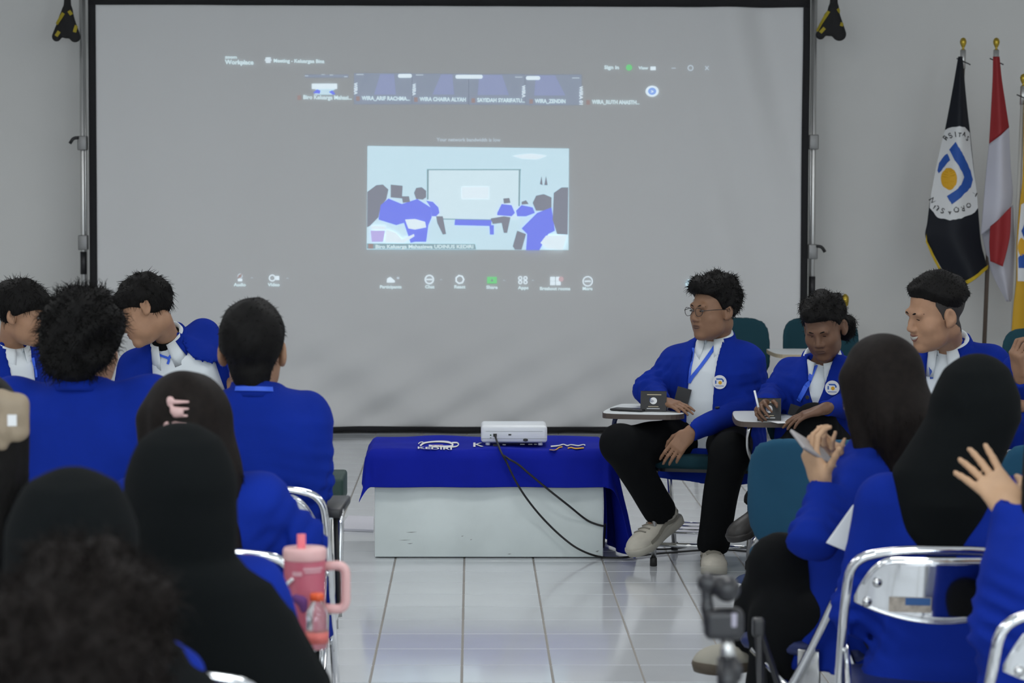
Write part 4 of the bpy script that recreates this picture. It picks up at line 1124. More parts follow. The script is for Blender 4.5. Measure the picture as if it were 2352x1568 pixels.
Sheet([(2272, 330), (2265, 400), (2259, 470), (2253, 540)], [(2318, 292), (2322, 380), (2327, 440), (2322, 480)], FY - .04, .06, .008, 1.2, 1).build('white_fold', M_FWHT, fr)
Sheet([(2275, 520), (2273, 560), (2275, 600)], [(2322, 474), (2319, 545), (2303, 612)], FY - .13, .03, .01, 1.3, 2).build('red_fold', M_FRED, fr)
Sheet([(2256, 535), (2264, 575), (2280, 630), (2312, 692)], [(2326, 470), (2330, 560), (2335, 640), (2322, 692)], FY + .0, .05, .012, 1.6, 1).build('white_fold', M_FWHT, fr)
fy = flagpole('yellow flag with round crest on a pale pole at the end of the flag row', (2350, 205), (2325, 800), FY - .1, M_POLEL)
ys = Sheet([(2352, 240), (2349, 400), (2342, 470), (2335, 560), (2335, 640), (2328, 700), (2322, 785)], [(2372, 240), (2400, 400), (2420, 470), (2436, 560), (2440, 640), (2444, 700), (2440, 760)], FY - .14, .06, .012, 2.2)
ys.build('flag_cloth', M_FYEL, fy)
ys.print('crest_field', [(2345, 470), (2380, 450), (2420, 480), (2432, 560), (2400, 640), (2337, 646), (2337, 560)], M_WHITE, fy)
ys.print('crest_stroke', [(2345, 530), (2352, 512), (2362, 530), (2350, 545)], M_BLUEP, fy, .007); ys.print('crest_stroke', [(2338, 590), (2360, 570), (2380, 600), (2352, 616), (2339, 615)], M_BLUEP, fy, .007)
ys.print('crest_sun', [(2346 + 9 * math.cos(a), 567 + 20 * math.sin(a)) for a in np.linspace(0, 6.28, 16)[:-1]], M_GOLDP, fy, .007)
fe = flagpole('short pole with round brass finial standing by the wall', (1941, 690), (1936, 900), 16.7, M_GOLD, False, .010)
a = P(1941, 690, 16.7); v, f = lathe_vf([(.004, -.05), (.022, -.03), (.026, 0), (.024, .025), (.012, .04), (.002, .045)], 14, a); wobj('finial', v, f, M_GOLD, fe, True)
fe['category'] = 'pole'; fe.name = 'finial_pole'

# ================================================================== bench, cloth, projector
BY = PF(1120, 1281)[1]; BX0, BX1 = PF(861, 1279)[0], PF(1386, 1284)[0]; BZ, BD = .448, .54
bench = empty('bench', ((BX0 + BX1) / 2, BY + BD / 2, 0)); tag(bench, 'low white painted box bench under the blue cloth', 'bench')
bl = np.array(bench.location)
def bpart(name, lo, hi, m_, r=.003):
    me = bev_box(name, np.array(lo) - bl, np.array(hi) - bl, r); return obj(name, me, m_, bench)
bpart('front_panel', (BX0, BY, .004), (BX1, BY + .018, BZ), M_WHITEP); bpart('back_panel', (BX0, BY + BD - .018, .004), (BX1, BY + BD, BZ), M_WHITEP)
bpart('side_panel', (BX0, BY + .018, .004), (BX0 + .018, BY + BD - .018, BZ), M_WHITEP); bpart('side_panel', (BX1 - .018, BY + .018, .004), (BX1, BY + BD - .018, BZ), M_WHITEP)
bpart('top_panel', (BX0 - .0, BY, BZ), (BX1, BY + BD, BZ + .016), M_WHITEP)
for (x, y, w, h) in ((945, 1222, 26, 2), (942, 1248, 14, 2), (1062, 1231, 6, 2), (1082, 1239, 5, 2), (1372, 1266, 9, 4), (1170, 1272, 10, 2), (930, 1240, 30, 1.5)):
    c = P(x, y, BY); k = h / 530; l = w / 530
    v, f = prism([(c[0] - l / 2, c[2]), (c[0], c[2] - k / 2), (c[0] + l / 2, c[2] + k * .6), (c[0], c[2] + k / 2)], BY - .0006, BY + .002); wobj('scuff_mark', v, f, M_SCUFF, bench)
# cloth
TZ = BZ + .022; cx0, cx1 = BX0 - .015, BX1 + .015; cyf, cyb = BY - .012, BY + BD + .012
OL, OR, OF, OB = .165, .50, .175, .10
a1 = np.linspace(-OL, (cx1 - cx0) + OR, 130); b1 = np.linspace(-OF, (cyb - cyf) + OB, 80)
A_, B_ = np.meshgrid(a1, b1, indexing='ij'); Wc, Dc = cx1 - cx0, cyb - cyf
da = np.where(A_ < 0, A_, np.where(A_ > Wc, A_ - Wc, 0)); db = np.where(B_ < 0, B_, np.where(B_ > Dc, B_ - Dc, 0))
hang = np.sqrt(da ** 2 + db ** 2); hx = np.where(hang > 0, da / (hang + 1e-9), 0); hy = np.where(hang > 0, db / (hang + 1e-9), 0)
corner = np.minimum(np.abs(da), np.abs(db))
fl_ = np.exp(-np.clip(B_, 0, 9) / .16)
out = .020 * np.clip(hang / .05, 0, 1) + .10 * hang + .18 * corner
out = np.where(da > 0, .020 * np.clip(hang / .05, 0, 1) + fl_ * (.16 * hang + .02 * np.clip(hang / .3, 0, 1)), out)
rp = .010 * np.clip(hang / .12, 0, 1) * np.sin(np.where(np.abs(da) > 0, B_ * 26 + 1, A_ * 17)) + .005 * np.sin(A_ * 9 + 3 * B_) * (hang > 0)
X = cx0 + np.clip(A_, 0, Wc) + hx * (out + rp); Yc = cyf + np.clip(B_, 0, Dc) + hy * (out + rp)
rt_ = .02
Zc = TZ - np.maximum(0, np.sqrt(hang ** 2 + rt_ ** 2) - rt_) * .99
Zc += np.where(hang == 0, .004 + .004 * np.sin(A_ * 14 + np.sin(B_ * 11)) * np.sin(B_ * 9 + 1) + .010 * g1(A_, .28, .12) * g1(B_, .5, .1) + .008 * g1(A_, .83, .2) * g1(B_, .5, .12), 0)
Zc = np.maximum(Zc, .008); Zc = np.where((A_ < -.08) & (B_ > Dc * .2), np.maximum(Zc, TZ - .11), Zc)
cloth = empty('table_cloth', bench.location); tag(cloth, 'royal blue printed cloth draped over the low white bench', 'cloth')
v, f = slab_vf(np.stack([X, Yc, Zc], -1), np.array([0, 0, .003])); wobj('cloth_sheet', v, f[:, ::-1], M_CLOTH, cloth, True)
def on_cloth(px, py, lift=.0105):
    p = PF(px, py, TZ); return np.array([p[0], p[1], TZ + .004 + .004 * math.sin((p[0] - cx0) * 14 + math.sin((p[1] - cyf) * 11)) * math.sin((p[1] - cyf) * 9 + 1) + .010 * float(g1(p[0] - cx0, .28, .12) * g1(p[1] - cyf, .5, .1)) + lift - .004])
def cloth_print(name, poly, m_, maxlen=5):
    v, f = fill2d(poly, maxlen); return wobj(name, [on_cloth(x, y) for x, y in v], f, m_, cloth)
def band(pts, w): 
    p = catmull([(x, y, 0) for x, y in pts], 5)[:, :2]; t = np.gradient(p, axis=0); t /= np.linalg.norm(t, axis=1, keepdims=True); n_ = np.stack([-t[:, 1], t[:, 0]], 1)
    return [tuple(q) for q in p + n_ * w / 2] + [tuple(q) for q in (p - n_ * w / 2)[::-1]]
for q, w, m_ in (([(965, 1028), (975, 1022), (1000, 1019.5), (1030, 1021), (1040, 1026), (1030, 1029), (985, 1027)], 3.4, M_WHITE), ([(1038, 1022), (1050, 1022), (1053, 1026), (1046, 1030), (1020, 1030)], 2.6, M_WHITE), ([(961, 1024), (966, 1020), (972, 1020)], 2, M_WHITE),
                 ([(1265, 1029), (1283, 1028), (1294, 1025.5), (1303, 1029), (1312, 1027), (1328, 1030), (1340, 1027), (1344, 1030)], 2.6, M_WHITE), ([(1262, 1036), (1274, 1037), (1284, 1032), (1292, 1031)], 2, M_GOLDP), ([(1304, 1034), (1312, 1033), (1322, 1035), (1341, 1034.5)], 2, M_GOLDP)):
    cloth_print('print_stroke', band(q, w), m_)
cloth_print('print_patch', [(990, 1025.5), (1018, 1025.5), (1016, 1028), (994, 1028)], mat('mauve_print', (.45, .30, .34), .6))
def ctext(s_, px, py, w, h):
    v, f = text_mesh(s_, 1.0, .02); v = v[:, :2]; q = np.stack([px + v[:, 0] * w / v[:, 0].max(), py - v[:, 1] * h / .72], 1)
    wobj('print_lettering', [on_cloth(x, y) for x, y in q], f, M_WHITE, cloth)
ctext('KEDIRI', 958, 1036, 80, 6.5); ctext('K', 1085, 1032, 26, 11)
# projector
PY = BY + .10; pz = TZ + .012
pxl, pxr = P(1105, 1010, PY)[0], P(1257, 1010, PY)[0]
prj = empty('projector', ((pxl + pxr) / 2, PY + .11, pz)); tag(prj, 'white projector with ports facing the room on the blue cloth', 'projector')
ph = P(1180, 977, PY)[2] - pz - .012; hw = (pxr - pxl) / 2
me = bev_box('casing', (-hw, -.11, .012), (hw, .115, .012 + ph), .014, 3); obj('casing', me, M_PROJ, prj)
v, f = box_vf((-hw + .0004, -.1108, .030), (hw - .0004, -.1092, .0318)); obj('casing_seam', mesh('casing_seam', v, f), M_SCUFF, prj)
v, f = box_vf((-hw + .02, -.1112, .012 + ph - .026), (hw - .02, -.1092, .012 + ph - .0248)); obj('casing_seam', mesh('casing_seam', v, f), M_SCUFF, prj)
pp = lambda px, py: (P(px, py, PY)[0] - prj.location[0], P(px, py, PY)[2] - pz)
def port(px, py, w, h, m_=M_BLACKPL, nm='port', d=.002):
    x, z = pp(px, py); v, f = box_vf((x - w / 2, -.11 - d, z - h / 2), (x + w / 2, -.106, z + h / 2)); return obj(nm, mesh(nm, v, f), m_, prj)
port(1137, 999, .016, .013); port(1127, 999, .006, .006, mat('green_port', (.04, .12, .07), .5)); port(1127, 1005, .006, .004, M_SCUFF)
port(1171, 998, .012, .006); port(1140, 1026, .028, .023); 
x, z = pp(1207, 1010); v, f = lathe_vf([(.001, 0), (.011, 0), (.011, .004), (.008, .005), (.001, .005)], 12); v = np.array(v)[:, [0, 2, 1]] * np.array([1, -1, .62]) + np.array([x, -.109, z]); obj('port', mesh('port', v, [q[::-1] for q in f]), M_BLACKPL, prj)
for x_, w_ in ((1200, .02), (1218, .018), (1230, .012)): port(x_, 1020, w_, .003, M_SCUFF, 'port_label', .0012)
port(1243, 1015, .004, .006, M_SCUFF, 'port_label', .0012); port(1158, 1021, .014, .004, M_SCUFF, 'port_label', .0012)
for sx in (-hw + .03, hw - .03):
    for sy in (-.085, .09): 
        v, f = lathe_vf([(.010, 0), (.011, .006), (.009, .013)], 10, (sx, sy, 0)); obj('foot', mesh('foot', v, f, True), M_PROJ, prj)
x, z = pp(1176, 1000); v, f = lathe_vf([(.0, 0), (.022, 0), (.024, .012), (.016, .016)], 18); v = np.array(v)[:, [0, 2, 1]] + np.array([.05, .112, .055]); obj('lens', mesh('lens', v, f, True), M_BLACKPL, prj)
def cable(label, pts, r=.0045, nm='power_cable'):
    v, f = tube_vf(catmull(pts, 8), r, 8); o = wobj(nm, v, f, M_RUBBER, None, True); tag(o, label, 'cable'); return o
cy = cyf - .055
cable('black cable dropping from projector to the floor in front of the bench', [P(1137, 999, PY - .014), P(1141, 1012, PY - .04), P(1152, 1040, cy), P(1164, 1062, cy), P(1182, 1100, cy), P(1208, 1142, cy), P(1245, 1188, cy + .02), P(1290, 1232, cy + .02), P(1332, 1262, cy + .01)] +
      [PF(x, y, .006) for x, y in ((1382, 1279), (1440, 1279), (1500, 1272), (1560, 1267), (1612, 1263), (1670, 1262), (1720, 1266), (1790, 1270))])
cable('black cable slanting from projector to the corner of the bench', [P(1140, 1027, PY - .014), P(1148, 1038, PY - .05), P(1166, 1052, cy), P(1190, 1066, cy), P(1216, 1088, cy), P(1262, 1126, cy), P(1305, 1160, cy + .01), P(1345, 1192, BY - .012), P(1368, 1203, BY - .008), P(1388, 1208, BY - .008), (BX1 + .012, BY + .06, P(1388, 1211, BY)[2]), (BX1 + .012, BY + .2, .02)])
cable('loose black cable lying on the tiles under the tablet chair', [PF(x, y, .006) for x, y in ((1440, 1240), (1470, 1247), (1490, 1258), (1520, 1261), (1560, 1258), (1592, 1254), (1640, 1252), (1700, 1256))])
# pale sheets on the floor
M_SHEET = mat('pale_plastic_sheet', (.70, .69, .75), .35)
def floor_sheet(label, px):
    v, f = prismz([tuple(PF(x, y, .006)[:2]) for x, y in px][::-1], .001, .012); o = wobj('plastic_sheet', v, f, M_SHEET); tag(o, label, 'sheet')
    nf = noise_fn(5, 8, 20); 
floor_sheet('pale plastic sheet on the tiles beside the open end of the bench', [(780, 1216), (858, 1219), (858, 1188), (800, 1186)])
floor_sheet('pale plastic sheet lying under the tablet chair of the man with glasses', [(1545, 1222), (1760, 1226), (1740, 1202), (1560, 1200)])

# ================================================================== chairs
def rounded(w, h, r, n=5):
    q = []
    for cx, cy, a0 in ((w - r, h - r, 0), (-w + r, h - r, 90), (-w + r, -h + r, 180), (w - r, -h + r, 270)):
        for i in range(n + 1): a = math.radians(a0 + 90 * i / n); q.append((cx + r * math.cos(a), cy + r * math.sin(a)))
    return q
def tube_obj(name, pts, r, m_, par, k=10, fil=.05):
    v, f = tube_vf(fillet(pts, fil) if fil else np.array(pts), r, k); return obj(name, mesh(name, v, f, True), m_, par)
def pad_field(name, c, half, R, r, m_, par, bend=0, curve=0.0, step=.017):
    F = Field(); F.box(c, half, R, r, .004)
    V, f = F.mesh(step)
    if curve: V[:, 1] += curve * (V[:, 0] / half[0]) ** 2
    return obj(name, mesh(name, V, f, True), m_, par)
def folding_chair(loc, yaw, seatm, label, sticker=False, tablet=False, arm=False):
    """chrome tube folding chair; local y is forward"""
    ch = empty('folding_chair', loc, -math.radians(yaw)); tag(ch, label, 'chair')
    r = .0115; w = .215
    arch = [(-w, .235, .012), (-w, -.02, .44), (-w + .002, -.135, .66), (-w + .012, -.158, .775), (-w + .12, -.176, .795)]
    full = arch + [(-x, y, z) for x, y, z in arch[::-1]]
    tube_obj('back_frame', full, r, M_CHROME, ch, 12, .10)
    for s in (-1, 1):
        tube_obj('rear_leg', [(s * (w - .025), .17, .43), (s * (w - .025), .0, .30), (s * (w - .022), -.26, .012)], r * .9, M_CHROME, ch, 10, .05)
        me = bev_box('hinge_plate', (s * (w - .012) - .006, -.045, .36), (s * (w - .012) + .006, .02, .45), .003); obj('hinge_plate', me, M_CHROMED, ch)
        tube_obj('fold_brace', [(s * (w - .013), -.085, .555), (s * (w - .013), -.17, .38), (s * (w - .013), -.185, .22)], .007, M_CHROME, ch, 8, .0)
        for y, x in ((.238, w), (-.263, w - .022)):
            v, f = lathe_vf([(.012, 0), (.016, .002), (.015, .03), (.011, .032)], 10, (s * x, y, 0)); obj('rubber_foot', mesh('rubber_foot', v, f, True), M_RUBBER, ch)
    tube_obj('cross_bar', [(-w, .19, .09), (w, .19, .09)], .008, M_CHROME, ch, 8, 0); tube_obj('cross_bar', [(-w + .022, -.22, .07), (w - .022, -.22, .07)], .008, M_CHROME, ch, 8, 0)
    pad_field('seat', np.array([0, .035, .445]), np.array([.19, .19, .022]), np.eye(3), .02, seatm, ch)
    # back panel: rounded-top plate, bowed
    nx_, nz_ = 41, 9; x = np.linspace(-.195, .195, nx_)
    zt = .782 - .095 * np.clip((np.abs(x) - .105) / .090, 0, 1) ** 2.4; zb = .674 - .046 * (1 - (x / .195) ** 2)
    zt = np.maximum(zt, zb + .006)
    g = np.zeros((nx_, nz_, 3))
    for j in range(nz_):
        t = j / (nz_ - 1); z = zb + (zt - zb) * t; g[:, j] = np.stack([x, -.150 - .030 * (1 - (x / .195) ** 2) - (z - .66) * .17, z], 1)
    v, f = slab_vf(g, np.array([0, .004, 0])); bp = obj('back_panel', mesh('back_panel', v, f, True), M_CHROME, ch)
    for e in (0, nz_ - 1):
        v, f = tube_vf(g[2:-2, e] + np.array([0, -.001, -.012 if e else .004]), .0035, 6); obj('panel_rib', mesh('panel_rib', v, f, True), M_CHROME, bp)
    for (px, pz) in ((-.145, .722), (-.166, .676), (.145, .722), (.166, .676)):
        y = -.150 - .030 * (1 - (px / .195) ** 2) - (pz - .66) * .17
        v, f = lathe_vf([(.011, 0), (.011, .003), (.006, .006), (.0005, .007)], 14); v = np.array(v)[:, [0, 2, 1]] * np.array([1, -1, 1]) + np.array([px, y - .001, pz]); obj('rivet', mesh('rivet', v, [q[::-1] for q in f], True), M_CHROMED, bp)
    if sticker:
        def stk(nm, xa, xb, za, zb, m_, o):
            xx = np.linspace(xa, xb, 7); gg = np.stack([np.stack([xx, -.150 - .030 * (1 - (xx / .195) ** 2) - (z - .66) * .17 - o, np.full(7, z)], 1) for z in (za, zb)], 1)
            v, f = slab_vf(gg, np.array([0, -.0006, 0])); obj(nm, mesh(nm, v, f[:, ::-1]), m_, bp)
        stk('sticker_remnant', -.118, -.024, .655, .690, mat('old_sticker', (.42, .37, .31), .7, var=.25, vscale=60), .0008); stk('blue_sticker', -.082, -.026, .672, .689, mat('blue_sticker', (.03, .11, .30), .5), .0016)
    if tablet:
        tube_obj('tablet_arm', [(w, .12, .26), (w + .06, .16, .45), (w + .02, .45, .66), (w - .05, .66, .672)], .010, M_CHROME, ch)
        v, f = prismz([(x + w - .065, y + .72) for x, y in rounded(.06, .13, .04)], .68, .70); obj('writing_tablet', mesh('writing_tablet', v, f), M_LAM, ch)
    if arm:
        tube_obj('arm_tube', [(w, .05, .40), (w + .012, .06, .455), (w + .018, .05, .64), (w + .018, .05, .712)], .010, M_CHROME, ch, 10, .03)
        tube_obj('arm_bar', [(w + .014, .045, .42), (w + .006, .045, .69)], .008, M_RUBBER, ch, 8, 0)
        me = bev_box('arm_pad', (w - .03, -.02, .695), (w + .026, .30, .72), .005); obj('arm_pad', me, M_BLACKPL, ch)
    return ch
def tablet_chair(loc, yaw, upm, label, edge=M_BROWN, bracket=M_CHROMED, group=None, tz=.69, big=1.0, side=1, tdx=0.0):
    """steel tube chair with padded seat and back, writing tablet on the sitter's right, book rack below"""
    ch = empty('tablet_chair', loc, -math.radians(yaw)); tag(ch, label, 'chair', group); r = .0115; w = .205
    for s in (-1, 1):
        tube_obj('side_frame', [(s * w, .235, .012), (s * w, .20, .42), (s * w, -.16, .41), (s * (w - .05), -.235, .47), (s * (w - .06), -.255, .56)], r, M_CHROMED, ch, 10, .04)
        tube_obj('rear_leg', [(s * w, -.10, .41), (s * w, -.26, .012)], r, M_CHROMED, ch, 10, 0)
        tube_obj('runner', [(s * w, .21, .10), (s * w, -.20, .13)], r * .8, M_CHROMED, ch, 8, 0)
        for y in (.236, -.262):
            v, f = lathe_vf([(.013, 0), (.016, .002), (.015, .035), (.012, .037)], 10, (s * w, y, 0)); obj('rubber_foot', mesh('rubber_foot', v, f, True), M_RUBBER, ch)
    for y in (-.16, -.06, .04, .14): tube_obj('rack_bar', [(-w, y, .14 - .06 * (y + .2) * .3), (w, y, .14 - .06 * (y + .2) * .3)], .004, M_CHROME, ch, 6, 0)
    tube_obj('cross_bar', [(-w, .212, .09), (w, .212, .09)], .010, M_CHROME, ch, 8, 0)
    pad_field('seat', np.array([0, .02, .445]), np.array([.215, .215, .030]), np.eye(3), .028, upm, ch); 
    v, f = prismz(rounded(.20, .20, .04), .405, .42); obj('seat_board', mesh('seat_board', np.array(v) + np.array([0, .02, 0]), f), M_BLACKPL, ch)
    # padded back, rounded outline, wrapped around the sitter
    hw_, hh = .225 * big, .19 * big; F = Field(); Rb_ = np.array([[1, 0, 0], [0, math.cos(.22), -math.sin(.22)], [0, math.sin(.22), math.cos(.22)]])
    n_ = 4.2
    def fn(p):
        q = p @ Rb_; q = q.copy(); q[:, 1] -= .075 * (q[:, 0] / .215) ** 2
        e = (np.abs(q[:, 0] / hw_) ** 4.0 + np.abs(q[:, 2] / hh) ** 3.4)
        d1 = (e ** (1 / 3.6) - 1) * .17; d2 = np.abs(q[:, 1]) - .020
        return np.sqrt(np.maximum(d1 + .018, 0) ** 2 + np.maximum(d2 + .018, 0) ** 2) + np.minimum(np.maximum(d1 + .018, d2 + .018), 0) - .018
    F.add(fn, (-hw_ - .01, -.10, -hh - .03), (hw_ + .01, .14, hh + .03), .005); V, f = F.mesh(.013)
    obj('backrest', mesh('backrest', V + np.array([0, -.262, .675]), f, True), upm, ch)
    bx = .0 + side * w
    tube_obj('tablet_bracket', [(bx, .10, .42), (bx + side * .06, .14, .44), (bx + side * (.075 + tdx), .30, .56), (bx + side * (.07 + tdx), .34, tz - .02), (bx + side * (.02 + tdx), .20, tz - .012)], .010, bracket, ch, 10, .05)
    poly = [(side * (x + tdx), y) for x, y in ((.10, -.10), (.30, -.10), (.335, -.04), (.335, .20), (.32, .36), (.27, .41), (.10, .41), (.02, .39), (-.02, .34), (-.01, .27), (.06, .20), (.09, .08))]
    if side < 0: poly = poly[::-1]
    pc = catmull([(x, y, 0) for x, y in poly], 3, True)[:, :2]
    v, f = prismz([tuple(q) for q in pc], tz - .022, tz - .001); t = obj('tablet_edge', mesh('tablet_edge', v, f), edge, ch)
    c_ = pc.mean(0); v, f = prismz([tuple(c_ + (q - c_) * .985) for q in pc], tz - .003, tz); obj('writing_tablet', mesh('writing_tablet', v, f), M_LAM, ch)
    return ch
# ================================================================== people
class Union:
    def __init__(s, *f): s.f = [q for q in f if q is not None and q.pr]
    def at(s, p): return np.min([q.at(p) for q in s.f], 0)
    cast = Field.cast; normal = Field.normal
def lanyard(body, Fu, px, Y0, w=.016, m_=None):
    pts, nr = cam_cast(Fu, catmull([(x, y, 0) for x, y in px], 5)[:, :2], Y0); 
    v, f = ribbon(pts, nr, w, .002, .004); return wobj('lanyard', v, f, m_ or M_LANY, body)
def add_badge(par, Fu, px, Y0, w, h, tilt=0.0):
    c, n = cam_cast(Fu, [px], Y0); c, n = c[0], nrm(n[0] * .4 + np.array([0, -1, 0.1])); up = np.array([math.sin(tilt), 0, math.cos(tilt)])
    rc = lambda x0, z0, x1, z1: [(x0, z0), (x1, z0), (x1, z1), (x0, z1)]
    v, f = patch(Fu, c, n, rc(-w / 2, -h / 2, w / 2, h / 2), up, .012, .003); b = wobj('name_badge', v, f, M_CARD, par)
    for q, m_ in ((rc(-w * .38, h * .36, w * .38, h * .42), M_CREAMP), (rc(-w * .25, -h * .12, w * .25, h * .06), mat('badge_photo', (.22, .20, .38), .5)), (rc(-w * .4, -h * .36, w * .4, -h * .29), M_WHITE), (rc(-w * .4, -h * .46, w * .4, -h * .41), M_WHITE), (rc(-w * .2, h * .43, w * .2, h * .49), M_WHITE)):
        v, f = patch(Fu, c, n, q, up, .016, .001); wobj('badge_print', v, f, m_, b)
    return b

# ---- man with glasses, panel
r1h = PZ(1640, .525, 10.95)
R1 = person('man with wire glasses and open blue jacket seated at the bench end', 203, r1h, P(1640, 783, 10.93), P(1639, 712, 10.88), 236, 4, 0, skin=M_SKIN2, hair='wavy', fat=.010, hs=1.08,
            wid=1.18, belly=.03, sh=[P(1545, 815, 11.02), P(1716, 808, 10.90)], elb=[P(1494, 892, 10.92), P(1742, 925, 10.85)], wri=[P(1518, 921, 10.74), P(1586, 992, 10.50)],
            hands=[dict(d=P(1560, 931, 10.66) - P(1518, 921, 10.74), n=np.array([0, .3, -1]), vis=True, curl=(.16, .2, .22, .25, .3), spread=.05, s=.92), dict(d=P(1540, 1046, 10.45) - P(1586, 992, 10.50), n=np.array([.1, 1.0, -.35]), vis=True, curl=(.45, .5, .55, .6, .6), spread=.06, s=1.0)],
            knee=[P(1424, 1020, 10.55), P(1676, 1040, 10.46)], ank=[P(1515, 1172, 10.78), PZ(1640, .100, 10.66)], toe=[nrm(P(1450, 1222, 10.68) - P(1520, 1165, 10.78)), np.array([-.05, -1, 0])],
            shoem=(M_SHOE, mat('cream_rubber_sole', (.42, .40, .34), .6), M_SHOEG), open_=[(-.05, -.050, .075), (.4, -.045, .075), (.75, -.050, .070), (1.1, -.055, .060)], shirt=True, shirt_collar=True,
            fine=.0052, seed=11, jstep=.009, lips=M_LIP2, hem=.012, shoe_s=1.17)
FU = Union(R1['SF'], R1['JF'])
ly = lanyard(R1['body'], FU, [(1650, 785), (1632, 812), (1610, 842), (1592, 864), (1584, 878)], 10.2)
lanyard(R1['body'], FU, [(1592, 800), (1588, 830), (1584, 862), (1582, 880)], 10.2, .010)
add_badge(ly, FU, (1567, 916), 10.2, .062, .098, .25)
c, n = cam_cast(FU, [(1653, 877)], 10.2); emblem(R1['body'], FU, c[0], n[0], .060)
for q in ((1648, 938),):
    c, n = cam_cast(FU, [q], 10.2); v, f = patch(FU, c[0], n[0], disc(.010, 12), off=.003, th=.004); wobj('button', v, f, M_BLACKPL, R1['body'])
# glasses
L, HRm = R1['L'], R1['HR']
gl = []
for q in (-1, 1):
    ring = [L(q * .033 + .022 * math.cos(a), .108 - .006 * abs(math.cos(a)), .003 + .017 * math.sin(a)) for a in np.linspace(0, 2 * math.pi, 25)[:-1]]
    gl.append(tube_vf(ring, .0013, 6, True)); gl.append(tube_vf([L(q * .055, .104, .008), L(q * .080, .06, .010), L(q * .082, 0, .006)], .0015, 6))
gl.append(tube_vf([L(-.011, .108, .006), L(0, .112, .009), L(.011, .108, .006)], .0013, 6))
v, f = join_vf(gl); g_ = wobj('glasses', v, f, M_BLACKPL, R1['body'], True); g_['label'] = 'thin dark wire glasses'
fr_ = frame(195)
tablet_chair(r1h * np.array([1, 1, 0]) + fr_[:, 1] * .06, 195, M_TEALD, 'tablet chair with steel frame under the man with glasses', bracket=mat('navy_bracket', (.012, .025, .10), .4), tz=.665, tdx=.085)
for i, o in enumerate((None,)): pass

# ---- writing person, panel
r2h = PZ(1885, .52, 10.52)
R2 = person('person with curly dark hair writing, head bent over a tablet chair', 198, r2h, P(1888, 832, 10.42), P(1893, 752, 10.27), 205, 26, 4, skin=M_SKIN3, hair='mullet', wid=.98, hs=1.04,
            sh=[P(1802, 830, 10.52), P(1972, 842, 10.38)], elb=[P(1772, 915, 10.42), P(1968, 930, 10.22)], wri=[P(1760, 930, 10.18), P(1896, 938, 9.98)],
            hands=[dict(d=P(1738, 932, 10.06) - P(1760, 928, 10.18), n=np.array([.75, .2, -.6]), vis=True, curl=(.55, .6, .65, .7, .5), s=.92), dict(d=P(1826, 957, 9.98) - P(1896, 936, 9.98), n=np.array([-.1, .15, -1]), vis=True, curl=(.18, .2, .25, .3, .2))],
            knee=[PZ(1800, .52, 10.12), P(1872, 972, 10.08)], ank=[PZ(1815, .1, 10.16), P(1742, 1152, 9.95)], toe=[np.array([-.3, -1, 0]), nrm(P(1672, 1203, 9.85) - P(1742, 1152, 9.95))],
            shoem=(M_SHOED, M_SHOED, None), open_=[(.60, -.004, .004), (.78, -.028, .030), (1.1, -.055, .055)], shirt=True, shirt_collar=True, fine=.0052, seed=23, jstep=.009, lips=M_LIP2, eyes=False)
FU = Union(R2['SF'], R2['JF'])
ly = lanyard(R2['body'], FU, [(1874, 838), (1864, 862), (1852, 888), (1842, 908), (1836, 920)], 9.8, .020)
c, n = cam_cast(FU, [(1912, 890)], 9.8); emblem(R2['body'], FU, c[0], n[0], .060)
add_badge(ly, FU, (1826, 942), 9.9, .05, .045, .3)
for q in ((1855, 912),):
    c, n = cam_cast(FU, [q], 9.8); v, f = patch(FU, c[0], n[0], disc(.008, 12), off=.003, th=.004); wobj('button', v, f, M_BLACKPL, R2['body'])
c2 = r2h * np.array([1, 1, 0]) + frame(185)[:, 1] * .06
tablet_chair(c2, 185, M_TEALD, 'tablet chair under the person with head bent writing', tz=.678, tdx=.03)
hp = R2['wri'][0]
v, f = tube_vf([P(1742, 935, 10.02), P(1733, 897, 10.05)], .0045, 8); tag(wobj('pen', v, f, M_PROJ, None, True), 'white pen held in the writing hand', 'pen')

# ---- smiling man in profile, panel
r3h = PZ(2215, .53, 9.72)
R3 = person('smiling man with cropped hair and faded sides, face turned to the bench', 212, r3h, P(2178, 802, 9.62), P(2148, 722, 9.50), 250, 13, -4, skin=M_SKIN, hair='fade', hairm=M_HAIR, wid=1.14, hs=1.14, fat=.006,
            sh=[P(2085, 822, 9.78), P(2286, 812, 9.58)], elb=[P(2070, 930, 9.75), P(2318, 930, 9.55)], wri=[PZ(2120, .72, 9.35), PZ(2225, .74, 9.32)],
            knee=[PZ(2080, .52, 9.38), PZ(2180, .52, 9.26)], ank=[PZ(1800, .10, 9.98), PZ(2190, .1, 9.3)], toe=[np.array([-1, -.2, 0]), np.array([-.3, -1, 0])], shoem=(mat('navy_sneaker', (.015, .04, .13), .6), M_WHITE, None),
            open_=[(-.05, -.09, .075), (.5, -.085, .07), (.8, -.075, .065), (1.1, -.055, .060)], shirt=True, shirt_collar=True, fine=.0052, seed=37, jstep=.009, lips=M_LIP, eyes=False, smile=.008)
FU = Union(R3['SF'], R3['JF'])
lanyard(R3['body'], FU, [(2136, 812), (2137, 830), (2139, 850), (2141, 870)], 9.1, .012, mat('blue_lanyard_dull', (.03, .08, .38), .6))
tablet_chair(r3h * np.array([1, 1, 0]) + frame(205)[:, 1] * .06, 205, M_TEALD, 'tablet chair under the smiling man with cropped hair', tz=.67)
